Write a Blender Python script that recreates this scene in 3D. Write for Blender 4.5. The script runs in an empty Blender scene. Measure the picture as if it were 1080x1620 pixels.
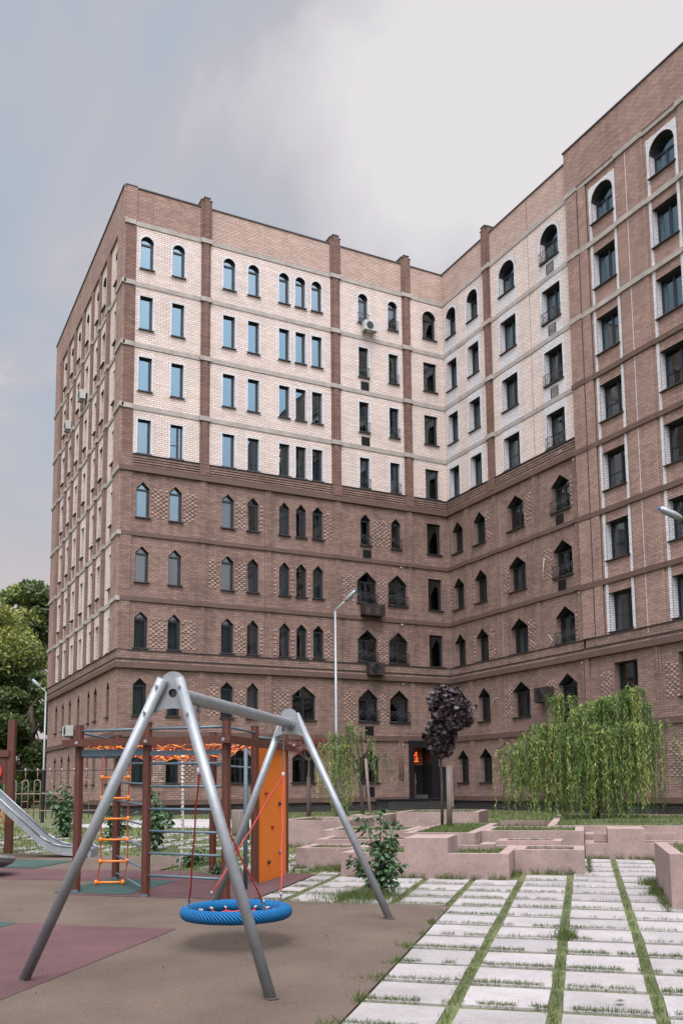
import bpy, math, random
import numpy as np
from mathutils import Vector, Matrix
from mathutils.geometry import tessellate_polygon
random.seed(7); RNG = np.random.default_rng(7)
R = math.radians
D = bpy.data
S = bpy.context.scene
col = S.collection

# ------------------------------------------------------------------ camera
YAW, PITCH, ROLL = 0.47062779, 0.12130973, -0.00918415
CAM = Vector((-26.8963, -40.2076, 0.4845))
def camera():
    f = Vector((math.sin(YAW)*math.cos(PITCH), math.cos(YAW)*math.cos(PITCH), math.sin(PITCH)))
    r = Vector((math.cos(YAW), -math.sin(YAW), 0)); u = r.cross(f)
    c, s = math.cos(ROLL), math.sin(ROLL)
    r2 = r*c+u*s; u2 = -r*s+u*c
    cam = D.cameras.new('camera'); o = D.objects.new('camera', cam); col.objects.link(o)
    m = Matrix((r2, u2, -f)).transposed().to_4x4(); m.translation = CAM
    o.matrix_world = m
    cam.sensor_fit = 'VERTICAL'; cam.sensor_height = 36; cam.sensor_width = 24
    cam.lens = 1453.73/1620*36
    cam.shift_y = (1068.707-810)/1620
    cam.clip_start = 0.05; cam.clip_end = 2000
    S.camera = o
camera()

# ------------------------------------------------------------------ light
SUN_AZ = R(28); SUN_EL = R(56)          # azimuth measured from -Y towards -X
SD = Vector((-math.sin(SUN_AZ)*math.cos(SUN_EL), -math.cos(SUN_AZ)*math.cos(SUN_EL), math.sin(SUN_EL)))
def world():
    w = D.worlds.new('World'); S.world = w; w.use_nodes = True
    nt = w.node_tree; nt.nodes.clear(); N = nt.nodes.new; L = nt.links.new
    out = N('ShaderNodeOutputWorld')
    sky = N('ShaderNodeTexSky'); sky.sky_type = 'NISHITA'; sky.sun_disc = False
    sky.sun_elevation = SUN_EL; sky.sun_rotation = math.atan2(SD.x, SD.y)
    sky.air_density = 1.2; sky.dust_density = 2.0
    bg1 = N('ShaderNodeBackground'); bg1.inputs[1].default_value = 0.10; L(sky.outputs[0], bg1.inputs[0])
    tc = N('ShaderNodeTexCoord')
    # stretch the direction so that the clouds lie in a flat layer
    sep = N('ShaderNodeSeparateXYZ'); L(tc.outputs['Generated'], sep.inputs[0])
    zz = N('ShaderNodeMath'); zz.operation = 'MAXIMUM'; L(sep.outputs[2], zz.inputs[0]); zz.inputs[1].default_value = 0.0
    za = N('ShaderNodeMath'); za.operation = 'ADD'; L(zz.outputs[0], za.inputs[0]); za.inputs[1].default_value = 0.22
    dx = N('ShaderNodeMath'); dx.operation = 'DIVIDE'; L(sep.outputs[0], dx.inputs[0]); L(za.outputs[0], dx.inputs[1])
    dy = N('ShaderNodeMath'); dy.operation = 'DIVIDE'; L(sep.outputs[1], dy.inputs[0]); L(za.outputs[0], dy.inputs[1])
    cmb = N('ShaderNodeCombineXYZ'); L(dx.outputs[0], cmb.inputs[0]); L(dy.outputs[0], cmb.inputs[1])
    rot = N('ShaderNodeMapping'); rot.inputs['Rotation'].default_value = (0, 0, R(18)); rot.inputs['Location'].default_value = (0.9, 2.35, 0)
    L(cmb.outputs[0], rot.inputs[0])
    n1 = N('ShaderNodeTexNoise'); n1.inputs['Scale'].default_value = 1.5; n1.inputs['Detail'].default_value = 10; n1.inputs['Roughness'].default_value = 0.56
    n1.inputs['Distortion'].default_value = 0.6
    L(rot.outputs[0], n1.inputs[0])
    n2 = N('ShaderNodeTexNoise'); n2.inputs['Scale'].default_value = 0.42; n2.inputs['Detail'].default_value = 3
    L(rot.outputs[0], n2.inputs[0])
    mx = N('ShaderNodeMath'); mx.operation = 'MULTIPLY_ADD'; L(n2.outputs[0], mx.inputs[0]); mx.inputs[1].default_value = 0.18
    half = N('ShaderNodeMath'); half.operation = 'MULTIPLY'; L(n1.outputs[0], half.inputs[0]); half.inputs[1].default_value = 0.82
    L(half.outputs[0], mx.inputs[2])
    # brighter break in the cloud towards the upper right
    br = N('ShaderNodeVectorMath'); br.operation = 'DOT_PRODUCT'; L(tc.outputs['Generated'], br.inputs[0])
    br.inputs[1].default_value = Vector((0.53, 0.58, 0.62)).normalized()
    brr = N('ShaderNodeMapRange'); brr.inputs[1].default_value = 0.93; brr.inputs[2].default_value = 1.0; brr.inputs[3].default_value = -0.03; brr.inputs[4].default_value = 0.16
    brr.interpolation_type = 'SMOOTHSTEP'
    L(br.outputs['Value'], brr.inputs[0])
    add = N('ShaderNodeMath'); add.operation = 'ADD'; L(mx.outputs[0], add.inputs[0]); L(brr.outputs[0], add.inputs[1])
    el = N('ShaderNodeMapRange'); L(sep.outputs[2], el.inputs[0]); el.inputs[1].default_value = 0.40; el.inputs[2].default_value = 0.62; el.inputs[3].default_value = -0.06; el.inputs[4].default_value = 0.035
    add2 = N('ShaderNodeMath'); add2.operation = 'ADD'; L(add.outputs[0], add2.inputs[0]); L(el.outputs[0], add2.inputs[1])
    cr = N('ShaderNodeValToRGB'); L(add2.outputs[0], cr.inputs[0]); e = cr.color_ramp.elements
    e[0].position = 0.40; e[0].color = (0.35, 0.40, 0.47, 1)
    e[1].position = 0.66; e[1].color = (0.65, 0.625, 0.635, 1)
    for p, c in ((0.455, (0.385, 0.41, 0.465, 1)), (0.51, (0.425, 0.42, 0.46, 1)), (0.575, (0.53, 0.51, 0.535, 1))):
        q = cr.color_ramp.elements.new(p); q.color = c
    # warm pale band low over the horizon
    hz = N('ShaderNodeMapRange'); L(sep.outputs[2], hz.inputs[0]); hz.inputs[1].default_value = 0.36; hz.inputs[2].default_value = 0.16
    mh = N('ShaderNodeMixRGB'); L(hz.outputs[0], mh.inputs[0]); L(cr.outputs[0], mh.inputs[1]); mh.inputs[2].default_value = (0.50, 0.43, 0.425, 1)
    # overcast dome: brighter overhead and round the hidden sun
    zen = N('ShaderNodeMapRange'); L(sep.outputs[2], zen.inputs[0]); zen.inputs[1].default_value = 0.68; zen.inputs[2].default_value = 1.0
    zen.inputs[3].default_value = 1.0; zen.inputs[4].default_value = 4.2; zen.interpolation_type = 'SMOOTHSTEP'
    sd = N('ShaderNodeVectorMath'); sd.operation = 'DOT_PRODUCT'; L(tc.outputs['Generated'], sd.inputs[0]); sd.inputs[1].default_value = SD
    sdr = N('ShaderNodeMapRange'); L(sd.outputs['Value'], sdr.inputs[0]); sdr.inputs[1].default_value = 0.35; sdr.inputs[2].default_value = 1.0
    sdr.inputs[3].default_value = 0.0; sdr.inputs[4].default_value = 5.8; sdr.interpolation_type = 'SMOOTHSTEP'
    g = N('ShaderNodeMath'); g.operation = 'ADD'; L(zen.outputs[0], g.inputs[0]); L(sdr.outputs[0], g.inputs[1])
    bg2 = N('ShaderNodeBackground'); L(mh.outputs[0], bg2.inputs[0]); L(g.outputs[0], bg2.inputs[1])
    mix = N('ShaderNodeMixShader'); mix.inputs[0].default_value = 0.93
    L(bg1.outputs[0], mix.inputs[1]); L(bg2.outputs[0], mix.inputs[2]); L(mix.outputs[0], out.inputs[0])
world()
sun = D.lights.new('sun', 'SUN'); sun.energy = 1.5; sun.angle = R(22); sun.color = (1.0, 0.95, 0.9)
so = D.objects.new('sun', sun); col.objects.link(so); so.rotation_euler = (-SD).to_track_quat('-Z', 'Y').to_euler()
S.render.engine = 'CYCLES'
S.view_settings.view_transform = 'Standard'; S.view_settings.look = 'None'
S.view_settings.exposure = 0.35; S.view_settings.gamma = 1
S.cycles.max_bounces = 8; S.cycles.transparent_max_bounces = 12

# ------------------------------------------------------------------ materials
MATS = {}
def base_mat(name):
    m = D.materials.new(name); m.use_nodes = True
    b = m.node_tree.nodes['Principled BSDF']; MATS[name] = m
    return m, m.node_tree, b
def rgba(c, k=1.0): return (min(c[0]*k, 1), min(c[1]*k, 1), min(c[2]*k, 1), 1)
def mat(name, c, rough=0.6, var=0.15, scale=6.0, metal=0.0, bump=0.0, bscale=60.0, c2=None, island=0.0, spec=0.5, detail=6, stretch=None, speck=0.0, sscale=70.0):
    m, nt, b = base_mat(name); N = nt.nodes.new; L = nt.links.new
    b.inputs['Roughness'].default_value = rough; b.inputs['Metallic'].default_value = metal
    b.inputs['Specular IOR Level'].default_value = spec
    tc = N('ShaderNodeTexCoord'); src = tc.outputs['Object']
    if stretch:
        mp = N('ShaderNodeMapping'); mp.inputs['Scale'].default_value = stretch; L(src, mp.inputs[0]); src = mp.outputs[0]
    n = N('ShaderNodeTexNoise'); n.inputs['Scale'].default_value = scale; n.inputs['Detail'].default_value = detail; n.inputs['Roughness'].default_value = 0.62
    L(src, n.inputs[0])
    cr = N('ShaderNodeValToRGB'); L(n.outputs[0], cr.inputs[0]); e = cr.color_ramp.elements
    e[0].position = 0.3; e[1].position = 0.7
    e[0].color = rgba(c, 1-var); e[1].color = rgba(c2 if c2 else c, 1+var)
    outc = cr.outputs[0]
    if speck:
        n5 = N('ShaderNodeTexNoise'); n5.inputs['Scale'].default_value = sscale; n5.inputs['Detail'].default_value = 3; n5.inputs['Roughness'].default_value = 0.8; L(src, n5.inputs[0])
        m5 = N('ShaderNodeMapRange'); L(n5.outputs[0], m5.inputs[0]); m5.inputs[1].default_value = 0.32; m5.inputs[2].default_value = 0.68; m5.inputs[3].default_value = 1-speck; m5.inputs[4].default_value = 1+speck
        h5 = N('ShaderNodeHueSaturation'); L(outc, h5.inputs['Color']); L(m5.outputs[0], h5.inputs['Value']); outc = h5.outputs[0]
    if island:
        gm = N('ShaderNodeNewGeometry'); mr = N('ShaderNodeMapRange'); L(gm.outputs['Random Per Island'], mr.inputs[0])
        mr.inputs[3].default_value = 1-island; mr.inputs[4].default_value = 1+island
        hs = N('ShaderNodeHueSaturation'); L(outc, hs.inputs['Color']); L(mr.outputs[0], hs.inputs['Value'])
        mr2 = N('ShaderNodeMapRange'); L(gm.outputs['Random Per Island'], mr2.inputs[0]); mr2.inputs[3].default_value = 0.5+island*0.06; mr2.inputs[4].default_value = 0.5-island*0.05
        L(mr2.outputs[0], hs.inputs['Hue'])
        outc = hs.outputs[0]
    L(outc, b.inputs['Base Color'])
    if bump:
        n2 = N('ShaderNodeTexNoise'); n2.inputs['Scale'].default_value = bscale; n2.inputs['Detail'].default_value = 4; L(src, n2.inputs[0])
        bp = N('ShaderNodeBump'); bp.inputs['Strength'].default_value = bump; bp.inputs['Distance'].default_value = 0.02
        L(n2.outputs[0], bp.inputs['Height']); L(bp.outputs[0], b.inputs['Normal'])
    return m
def brick(name, c1, c2, mortar, w=0.27, h=0.098, ms=0.009, bump=0.5, stain=0.16, rough=0.85, bias=0.0):
    m, nt, b = base_mat(name); N = nt.nodes.new; L = nt.links.new
    b.inputs['Roughness'].default_value = rough; b.inputs['Specular IOR Level'].default_value = 0.25
    uv = N('ShaderNodeTexCoord')
    br = N('ShaderNodeTexBrick'); L(uv.outputs['UV'], br.inputs['Vector'])
    br.inputs['Color1'].default_value = rgba(c1); br.inputs['Color2'].default_value = rgba(c2); br.inputs['Mortar'].default_value = rgba(mortar)
    br.inputs['Scale'].default_value = 1; br.inputs['Mortar Size'].default_value = ms; br.inputs['Mortar Smooth'].default_value = 0.2
    br.inputs['Bias'].default_value = bias; br.inputs['Brick Width'].default_value = w; br.inputs['Row Height'].default_value = h
    n = N('ShaderNodeTexNoise'); n.inputs['Scale'].default_value = 0.55; n.inputs['Detail'].default_value = 8; n.inputs['Roughness'].default_value = 0.7
    L(uv.outputs['UV'], n.inputs[0])
    mr = N('ShaderNodeMapRange'); L(n.outputs[0], mr.inputs[0]); mr.inputs[1].default_value = 0.3; mr.inputs[2].default_value = 0.7
    mr.inputs[3].default_value = 1-stain; mr.inputs[4].default_value = 1+stain*0.8
    # a few brick courses fired lighter or darker
    mp = N('ShaderNodeMapping'); mp.inputs['Scale'].default_value = (0.35, 5.0, 1); L(uv.outputs['UV'], mp.inputs[0])
    n3 = N('ShaderNodeTexNoise'); n3.inputs['Scale'].default_value = 1.6; n3.inputs['Detail'].default_value = 3; L(mp.outputs[0], n3.inputs[0])
    mr3 = N('ShaderNodeMapRange'); L(n3.outputs[0], mr3.inputs[0]); mr3.inputs[1].default_value = 0.3; mr3.inputs[2].default_value = 0.7
    mr3.inputs[3].default_value = 0.92; mr3.inputs[4].default_value = 1.08
    mp4 = N('ShaderNodeMapping'); mp4.inputs['Scale'].default_value = (2.6, 0.16, 1); L(uv.outputs['UV'], mp4.inputs[0])
    n4 = N('ShaderNodeTexNoise'); n4.inputs['Scale'].default_value = 1.0; n4.inputs['Detail'].default_value = 6; n4.inputs['Roughness'].default_value = 0.7; L(mp4.outputs[0], n4.inputs[0])
    mr4 = N('ShaderNodeMapRange'); L(n4.outputs[0], mr4.inputs[0]); mr4.inputs[1].default_value = 0.36; mr4.inputs[2].default_value = 0.55; mr4.inputs[3].default_value = 1-stain*0.8; mr4.inputs[4].default_value = 1.0
    mu0 = N('ShaderNodeMath'); mu0.operation = 'MULTIPLY'; L(mr3.outputs[0], mu0.inputs[0]); L(mr4.outputs[0], mu0.inputs[1])
    mu = N('ShaderNodeMath'); mu.operation = 'MULTIPLY'; L(mr.outputs[0], mu.inputs[0]); L(mu0.outputs[0], mu.inputs[1])
    hs = N('ShaderNodeHueSaturation'); L(br.outputs[0], hs.inputs['Color']); L(mu.outputs[0], hs.inputs['Value'])
    L(hs.outputs[0], b.inputs['Base Color'])
    bp = N('ShaderNodeBump'); bp.invert = True; bp.inputs['Strength'].default_value = bump; bp.inputs['Distance'].default_value = 0.01
    L(br.outputs['Fac'], bp.inputs['Height']); L(bp.outputs[0], b.inputs['Normal'])
    return m
def glass_mat(name, refl=0.32, tint=(0.62, 0.80, 0.95)):
    m = D.materials.new(name); m.use_nodes = True; nt = m.node_tree; nt.nodes.clear(); N = nt.nodes.new; L = nt.links.new
    out = N('ShaderNodeOutputMaterial'); tr = N('ShaderNodeBsdfTransparent'); tr.inputs[0].default_value = (0.42, 0.47, 0.48, 1)
    gl = N('ShaderNodeBsdfGlossy'); gl.inputs['Roughness'].default_value = 0.02; gl.inputs['Color'].default_value = (*tint, 1)
    geo = N('ShaderNodeTexCoord'); nz = N('ShaderNodeTexNoise'); nz.inputs['Scale'].default_value = 0.9; L(geo.outputs['Object'], nz.inputs[0])
    bp = N('ShaderNodeBump'); bp.inputs['Strength'].default_value = 0.12; bp.inputs['Distance'].default_value = 0.02; L(nz.outputs[0], bp.inputs['Height']); L(bp.outputs[0], gl.inputs['Normal'])
    fr = N('ShaderNodeFresnel'); fr.inputs[0].default_value = 1.5
    mr = N('ShaderNodeMath'); mr.operation = 'ADD'; mr.use_clamp = True; L(fr.outputs[0], mr.inputs[0]); mr.inputs[1].default_value = refl
    mx = N('ShaderNodeMixShader'); L(mr.outputs[0], mx.inputs[0]); L(tr.outputs[0], mx.inputs[1]); L(gl.outputs[0], mx.inputs[2]); L(mx.outputs[0], out.inputs[0])
    MATS[name] = m; return m
def emit_mat(name, c, s):
    m, nt, b = base_mat(name); b.inputs['Base Color'].default_value = rgba(c); b.inputs['Emission Color'].default_value = rgba(c); b.inputs['Emission Strength'].default_value = s
    return m

cream = brick('cream_brick', (0.66, 0.565, 0.515), (0.56, 0.47, 0.42), (0.24, 0.18, 0.155), ms=0.010, stain=0.09)
white = brick('white_brick', (0.60, 0.59, 0.60), (0.53, 0.52, 0.535), (0.24, 0.22, 0.22), ms=0.010, stain=0.05)
pinkb = brick('parapet_brick', (0.49, 0.36, 0.30), (0.40, 0.29, 0.24), (0.09, 0.055, 0.05), stain=0.09)
brown = brick('brown_brick', (0.265, 0.178, 0.146), (0.190, 0.122, 0.100), (0.095, 0.066, 0.060), ms=0.010, stain=0.26)
brownL = brick('light_brown_brick', (0.345, 0.232, 0.190), (0.255, 0.165, 0.135), (0.11, 0.068, 0.058), stain=0.18)
pilb = brick('pilaster_brick', (0.215, 0.130, 0.102), (0.15, 0.09, 0.072), (0.06, 0.036, 0.03), stain=0.15)
darkb = brick('dark_brick', (0.040, 0.036, 0.036), (0.025, 0.023, 0.025), (0.09, 0.085, 0.08), w=0.27, h=0.09, stain=0.2)
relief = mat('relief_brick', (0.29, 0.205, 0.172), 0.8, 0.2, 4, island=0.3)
bandm = mat('brown_band', (0.095, 0.056, 0.044), 0.7, 0.18, 2)
conc = mat('concrete_band', (0.30, 0.27, 0.245), 0.85, 0.22, 2.2, bump=0.3, bscale=30)
steel = mat('roof_coping', (0.05, 0.045, 0.045), 0.5, 0.1)
sillshadem = mat('dark_sill_and_shade', (0.03, 0.026, 0.026), 0.5, 0.1)
framem = mat('anthracite_frame', (0.011, 0.016, 0.019), 0.35, 0.1)
railm = mat('black_rail', (0.010, 0.012, 0.014), 0.45, 0.1)
glass = glass_mat('window_glass', 0.26, (0.55, 0.74, 0.84))
glass_dark = glass_mat('plain_glass', 0.12, (0.7, 0.8, 0.85))
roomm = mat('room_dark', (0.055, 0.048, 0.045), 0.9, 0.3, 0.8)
curt = mat('curtain_cloth', (0.36, 0.40, 0.41), 0.9, 0.25, 14, stretch=(4, 4, 0.3))
curt2 = mat('ochre_curtain', (0.50, 0.40, 0.14), 0.9, 0.3, 10, stretch=(4, 4, 0.3))
acm = mat('white_plastic', (0.40, 0.40, 0.385), 0.45, 0.06)
dkbox = mat('dark_box_metal', (0.028, 0.018, 0.015), 0.6, 0.2)
black = mat('black_panel', (0.008, 0.008, 0.010), 0.4, 0.1)
copper = mat('copper_panel', (0.20, 0.07, 0.03), 0.5, 0.25, 3)
lit4 = emit_mat('lit_number', (1.0, 0.15, 0.03), 2.4)
litlamp = emit_mat('lit_chandelier', (1.0, 0.75, 0.5), 3.0)
galv = mat('galvanised_steel', (0.24, 0.255, 0.27), 0.42, 0.14, 9, metal=0.35, bump=0.05)
boltm = mat('bolt_steel', (0.28, 0.28, 0.29), 0.3, 0.1, metal=0.9)
wood = mat('stained_wood', (0.078, 0.020, 0.010), 0.55, 0.45, 5, bump=0.35, bscale=22, stretch=(9, 9, 0.7))
bluem = mat('blue_grey_paint', (0.075, 0.115, 0.145), 0.45, 0.12)
orangem = mat('orange_panel', (0.58, 0.145, 0.012), 0.5, 0.06, 3)
oplast = mat('orange_plastic', (0.75, 0.20, 0.02), 0.4, 0.08)
orope = mat('orange_rope', (0.34, 0.06, 0.022), 0.7, 0.3, 60)
rrope = mat('red_rope', (0.36, 0.025, 0.018), 0.7, 0.35, 60)
wrope = mat('white_rope', (0.42, 0.40, 0.38), 0.8, 0.3, 50)
pinkc = mat('pink_concrete', (0.262, 0.188, 0.168), 0.9, 0.20, 2.6, bump=0.3, bscale=45, detail=9, speck=0.12, sscale=14)
slabm = mat('paving_slab', (0.255, 0.235, 0.230), 0.9, 0.16, 2.2, bump=0.3, bscale=50, island=0.10, detail=9, speck=0.10, sscale=22)
soilm = mat('soil', (0.075, 0.060, 0.036), 1.0, 0.35, 5, bump=0.6, bscale=25, c2=(0.06, 0.075, 0.028))
grassg = mat('grass_ground', (0.060, 0.072, 0.028), 1.0, 0.35, 1.6, bump=0.7, bscale=18, c2=(0.095, 0.105, 0.04), detail=10)
pathm = mat('pale_path', (0.30, 0.28, 0.27), 0.9, 0.12, 1.2)
rubber_b = mat('brown_rubber', (0.090, 0.064, 0.047), 0.95, 0.24, 1.1, bump=0.5, bscale=260, detail=12, speck=0.42, sscale=75)
rubber_p = mat('maroon_rubber', (0.080, 0.036, 0.038), 0.95, 0.24, 1.5, bump=0.5, bscale=260, detail=12, speck=0.42, sscale=75)
rubber_g = mat('green_rubber', (0.022, 0.054, 0.046), 0.95, 0.24, 1.5, bump=0.5, bscale=260, detail=12, speck=0.42, sscale=75)
barkm = mat('bark', (0.062, 0.045, 0.036), 0.9, 0.4, 12, bump=0.6, bscale=40, stretch=(3, 3, 0.6))
stakem = mat('grey_stake', (0.15, 0.12, 0.10), 0.9, 0.3, 10, stretch=(4, 4, 0.5))
def leafmat(name, c, isl=0.45, rough=0.55, tr=0.25):
    m = mat(name, c, rough, 0.2, 3, island=isl)
    nt = m.node_tree; b = nt.nodes['Principled BSDF']; out = [n for n in nt.nodes if n.type == 'OUTPUT_MATERIAL'][0]
    t = nt.nodes.new('ShaderNodeBsdfTranslucent'); t.inputs[0].default_value = rgba(c, 1.3)
    mx = nt.nodes.new('ShaderNodeMixShader'); mx.inputs[0].default_value = tr
    nt.links.new(b.outputs[0], mx.inputs[1]); nt.links.new(t.outputs[0], mx.inputs[2]); nt.links.new(mx.outputs[0], out.inputs[0])
    return m
leaf_willow = leafmat('willow_leaf', (0.105, 0.185, 0.035), 0.5)
leaf_willow2 = leafmat('light_willow_leaf', (0.24, 0.29, 0.07), 0.4)
leaf_willow3 = leafmat('deep_willow_leaf', (0.05, 0.105, 0.025), 0.4)
leaf_maple = leafmat('dark_maple_leaf', (0.034, 0.020, 0.024), 0.7, 0.45, 0.08)
leaf_shrub = leafmat('shrub_leaf', (0.035, 0.085, 0.026), 0.45, 0.45)
leaf_tree = leafmat('tree_leaf', (0.13, 0.175, 0.042), 0.55)
leaf_tree2 = leafmat('yellow_tree_leaf', (0.19, 0.215, 0.05), 0.55)
leaf_dark = leafmat('dark_tree_leaf', (0.075, 0.11, 0.032), 0.5)
leaf_red = leafmat('red_twig_leaf', (0.16, 0.045, 0.035), 0.5)
grassb = leafmat('grass_blade', (0.085, 0.120, 0.030), 0.5, 0.7)
beige = mat('beige_fence_paint', (0.22, 0.15, 0.12), 0.6, 0.12)
bluecap = mat('blue_lens', (0.02, 0.12, 0.32), 0.2, 0.1)
distm = mat('distant_brick', (0.25, 0.12, 0.09), 0.9, 0.2)
oppw = brick('opposite_brick', (0.22, 0.16, 0.13), (0.17, 0.12, 0.10), (0.08, 0.06, 0.05))
m, nt, b = base_mat('blue_rope_tube'); b.inputs['Roughness'].default_value = 0.7; b.inputs['Specular IOR Level'].default_value = 0.25
wv = nt.nodes.new('ShaderNodeTexWave'); wv.inputs['Scale'].default_value = 1; wv.inputs['Distortion'].default_value = 0.6
tc = nt.nodes.new('ShaderNodeTexCoord'); nt.links.new(tc.outputs['UV'], wv.inputs[0]); wv.wave_type = 'BANDS'; wv.bands_direction = 'DIAGONAL'
wv.inputs['Scale'].default_value = 20
cr = nt.nodes.new('ShaderNodeValToRGB'); cr.color_ramp.elements[0].color = (0.001, 0.045, 0.14, 1); cr.color_ramp.elements[1].color = (0.004, 0.15, 0.36, 1)
nt.links.new(wv.outputs[0], cr.inputs[0]); nt.links.new(cr.outputs[0], b.inputs['Base Color'])
bp = nt.nodes.new('ShaderNodeBump'); bp.inputs['Strength'].default_value = 0.8; bp.inputs['Distance'].default_value = 0.01
nt.links.new(wv.outputs[0], bp.inputs['Height']); nt.links.new(bp.outputs[0], b.inputs['Normal'])
bluerope = m

# ------------------------------------------------------------------ mesh helpers
class MB:
    def __init__(s): s.v = []; s.f = []; s.m = []; s.ml = []; s.sm = []
    def mi(s, mt):
        if mt not in s.ml: s.ml.append(mt)
        return s.ml.index(mt)
    def face(s, pts, mt, smooth=False):
        i = len(s.v); s.v += [tuple(p) for p in pts]; s.f.append(tuple(range(i, i+len(pts)))); s.m.append(s.mi(mt)); s.sm.append(smooth)
    def hexa(s, P, mt):   # 8 corners, bottom 0-3 then top 4-7
        i = len(s.v); s.v += [tuple(p) for p in P]; k = s.mi(mt)
        for q in ((0, 3, 2, 1), (4, 5, 6, 7), (0, 1, 5, 4), (1, 2, 6, 5), (2, 3, 7, 6), (3, 0, 4, 7)):
            s.f.append(tuple(i+a for a in q)); s.m.append(k); s.sm.append(False)
    def box(s, x0, x1, y0, y1, z0, z1, mt):
        s.hexa([(x0, y0, z0), (x1, y0, z0), (x1, y1, z0), (x0, y1, z0), (x0, y0, z1), (x1, y0, z1), (x1, y1, z1), (x0, y1, z1)], mt)
    def tube(s, pts, r, mt, n=8, caps=True, closed=False):
        pts = [Vector(p) for p in pts]; rs = r if isinstance(r, (list, tuple)) else [r]*len(pts)
        base = len(s.v); k = s.mi(mt); M = len(pts); up = None
        for j, p in enumerate(pts):
            if closed: t = pts[(j+1) % M]-pts[j-1]
            else: t = (pts[min(j+1, M-1)]-pts[max(j-1, 0)])
            if t.length < 1e-9: t = Vector((0, 0, 1))
            t.normalize()
            if up is None:
                a = Vector((0, 0, 1)) if abs(t.z) < 0.9 else Vector((1, 0, 0))
                up = (a-t*a.dot(t)).normalized()
            else:
                up = up-t*up.dot(t)
                if up.length < 1e-6: up = t.orthogonal()
                up.normalize()
            w = t.cross(up)
            for i in range(n):
                an = 2*math.pi*i/n
                s.v.append(tuple(p+(up*math.cos(an)+w*math.sin(an))*rs[j]))
        for j in range(M if closed else M-1):
            j2 = (j+1) % M
            for i in range(n):
                i2 = (i+1) % n
                s.f.append((base+j*n+i, base+j*n+i2, base+j2*n+i2, base+j2*n+i)); s.m.append(k); s.sm.append(n > 4)
        if caps and not closed:
            s.f.append(tuple(base+i for i in range(n))[::-1]); s.m.append(k); s.sm.append(False)
            s.f.append(tuple(base+(M-1)*n+i for i in range(n))); s.m.append(k); s.sm.append(False)
    def prism(s, poly, off, mt):   # poly: list of 3d points, off: extrusion vector
        n = len(poly); i = len(s.v); off = Vector(off); k = s.mi(mt)
        s.v += [tuple(p) for p in poly]+[tuple(Vector(p)+off) for p in poly]
        s.f.append(tuple(range(i, i+n))); s.f.append(tuple(range(i+n, i+2*n))[::-1]); s.m += [k, k]; s.sm += [False, False]
        for a in range(n):
            b_ = (a+1) % n; s.f.append((i+a, i+n+a, i+n+b_, i+b_)); s.m.append(k); s.sm.append(False)
    def build(s, name, parent=None, loc=None, uv=True, world_origin=None, rz=0.0, mesh=None):
        me = D.meshes.new(name); me.from_pydata(s.v, [], s.f)
        for mt in s.ml: me.materials.append(mt)
        me.polygons.foreach_set('material_index', s.m); me.polygons.foreach_set('use_smooth', s.sm)
        if uv: auto_uv(me)
        me.update()
        return put(name, me, parent)
def auto_uv(me):
    l = me.uv_layers.new(name='uv')
    nv = len(me.vertices); co = np.empty(nv*3); me.vertices.foreach_get('co', co); co = co.reshape(-1, 3)
    nl = len(me.loops); vi = np.empty(nl, dtype=np.int32); me.loops.foreach_get('vertex_index', vi)
    npoly = len(me.polygons); nr = np.empty(npoly*3); me.polygons.foreach_get('normal', nr); nr = nr.reshape(-1, 3)
    lt = np.empty(npoly, dtype=np.int32); me.polygons.foreach_get('loop_total', lt)
    pn = np.repeat(nr, lt, axis=0); P = co[vi]
    flat = np.abs(pn[:, 2]) > 0.7
    hx = np.hypot(pn[:, 0], pn[:, 1])+1e-9; tx = -pn[:, 1]/hx; ty = pn[:, 0]/hx
    sg = np.where(tx+ty*0.5 < 0, -1.0, 1.0)
    u = np.where(flat, P[:, 0], (P[:, 0]*tx+P[:, 1]*ty)*sg); v = np.where(flat, P[:, 1], P[:, 2])
    l.data.foreach_set('uv', np.stack([u, v], 1).ravel())
def put(name, me, parent=None):
    o = D.objects.new(name, me); col.objects.link(o)
    if parent is not None:
        o.parent = parent
        if parent.type == 'EMPTY' and parent.parent is None: o.location = -parent.location   # meshes are written in world coordinates
    return o
def tag(o, label=None, cat=None, group=None, kind=None):
    if label: o['label'] = label
    if cat: o['category'] = cat
    if group: o['group'] = group
    if kind: o['kind'] = kind
    return o
def empty(name, loc, label, cat, group=None):
    o = D.objects.new(name, None); col.objects.link(o); o.location = loc; o.empty_display_size = 0.3
    return tag(o, label, cat, group)
def npmesh(name, V, F, mt, parent=None, smooth=False):
    me = D.meshes.new(name)
    nv, nf, k = len(V), len(F), F.shape[1]
    me.vertices.add(nv); me.vertices.foreach_set('co', V.astype(np.float32).ravel())
    me.loops.add(nf*k); me.loops.foreach_set('vertex_index', F.astype(np.int32).ravel())
    me.polygons.add(nf); me.polygons.foreach_set('loop_start', np.arange(0, nf*k, k, dtype=np.int32))
    me.polygons.foreach_set('loop_total', np.full(nf, k, dtype=np.int32))
    me.materials.append(mt); me.update(calc_edges=True); me.validate()
    return put(name, me, parent)

# ground frame: a = metres to the right of the camera axis, d = metres forward, h = height over the ground
E1 = Vector((math.cos(YAW), -math.sin(YAW), 0)); E2 = Vector((math.sin(YAW), math.cos(YAW), 0))
Z0 = CAM.z-1.70; KS = 0.0217; ZF = -0.66
def gz(d): return min(Z0+KS*max(d, -6), ZF)
def W(a, d, h=0.0): 
    p = Vector((CAM.x, CAM.y, 0))+E1*a+E2*d; p.z = gz(d)+h; return p
TH = R(14.6); CT, ST = math.cos(TH), math.sin(TH)
def pq(p, q, h=0.0): return W(p*CT+q*ST, -p*ST+q*CT, h)
def pqz(p, q, z): v = pq(p, q); v.z = z; return v
def dpq(p, q): return -p*ST+q*CT

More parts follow.
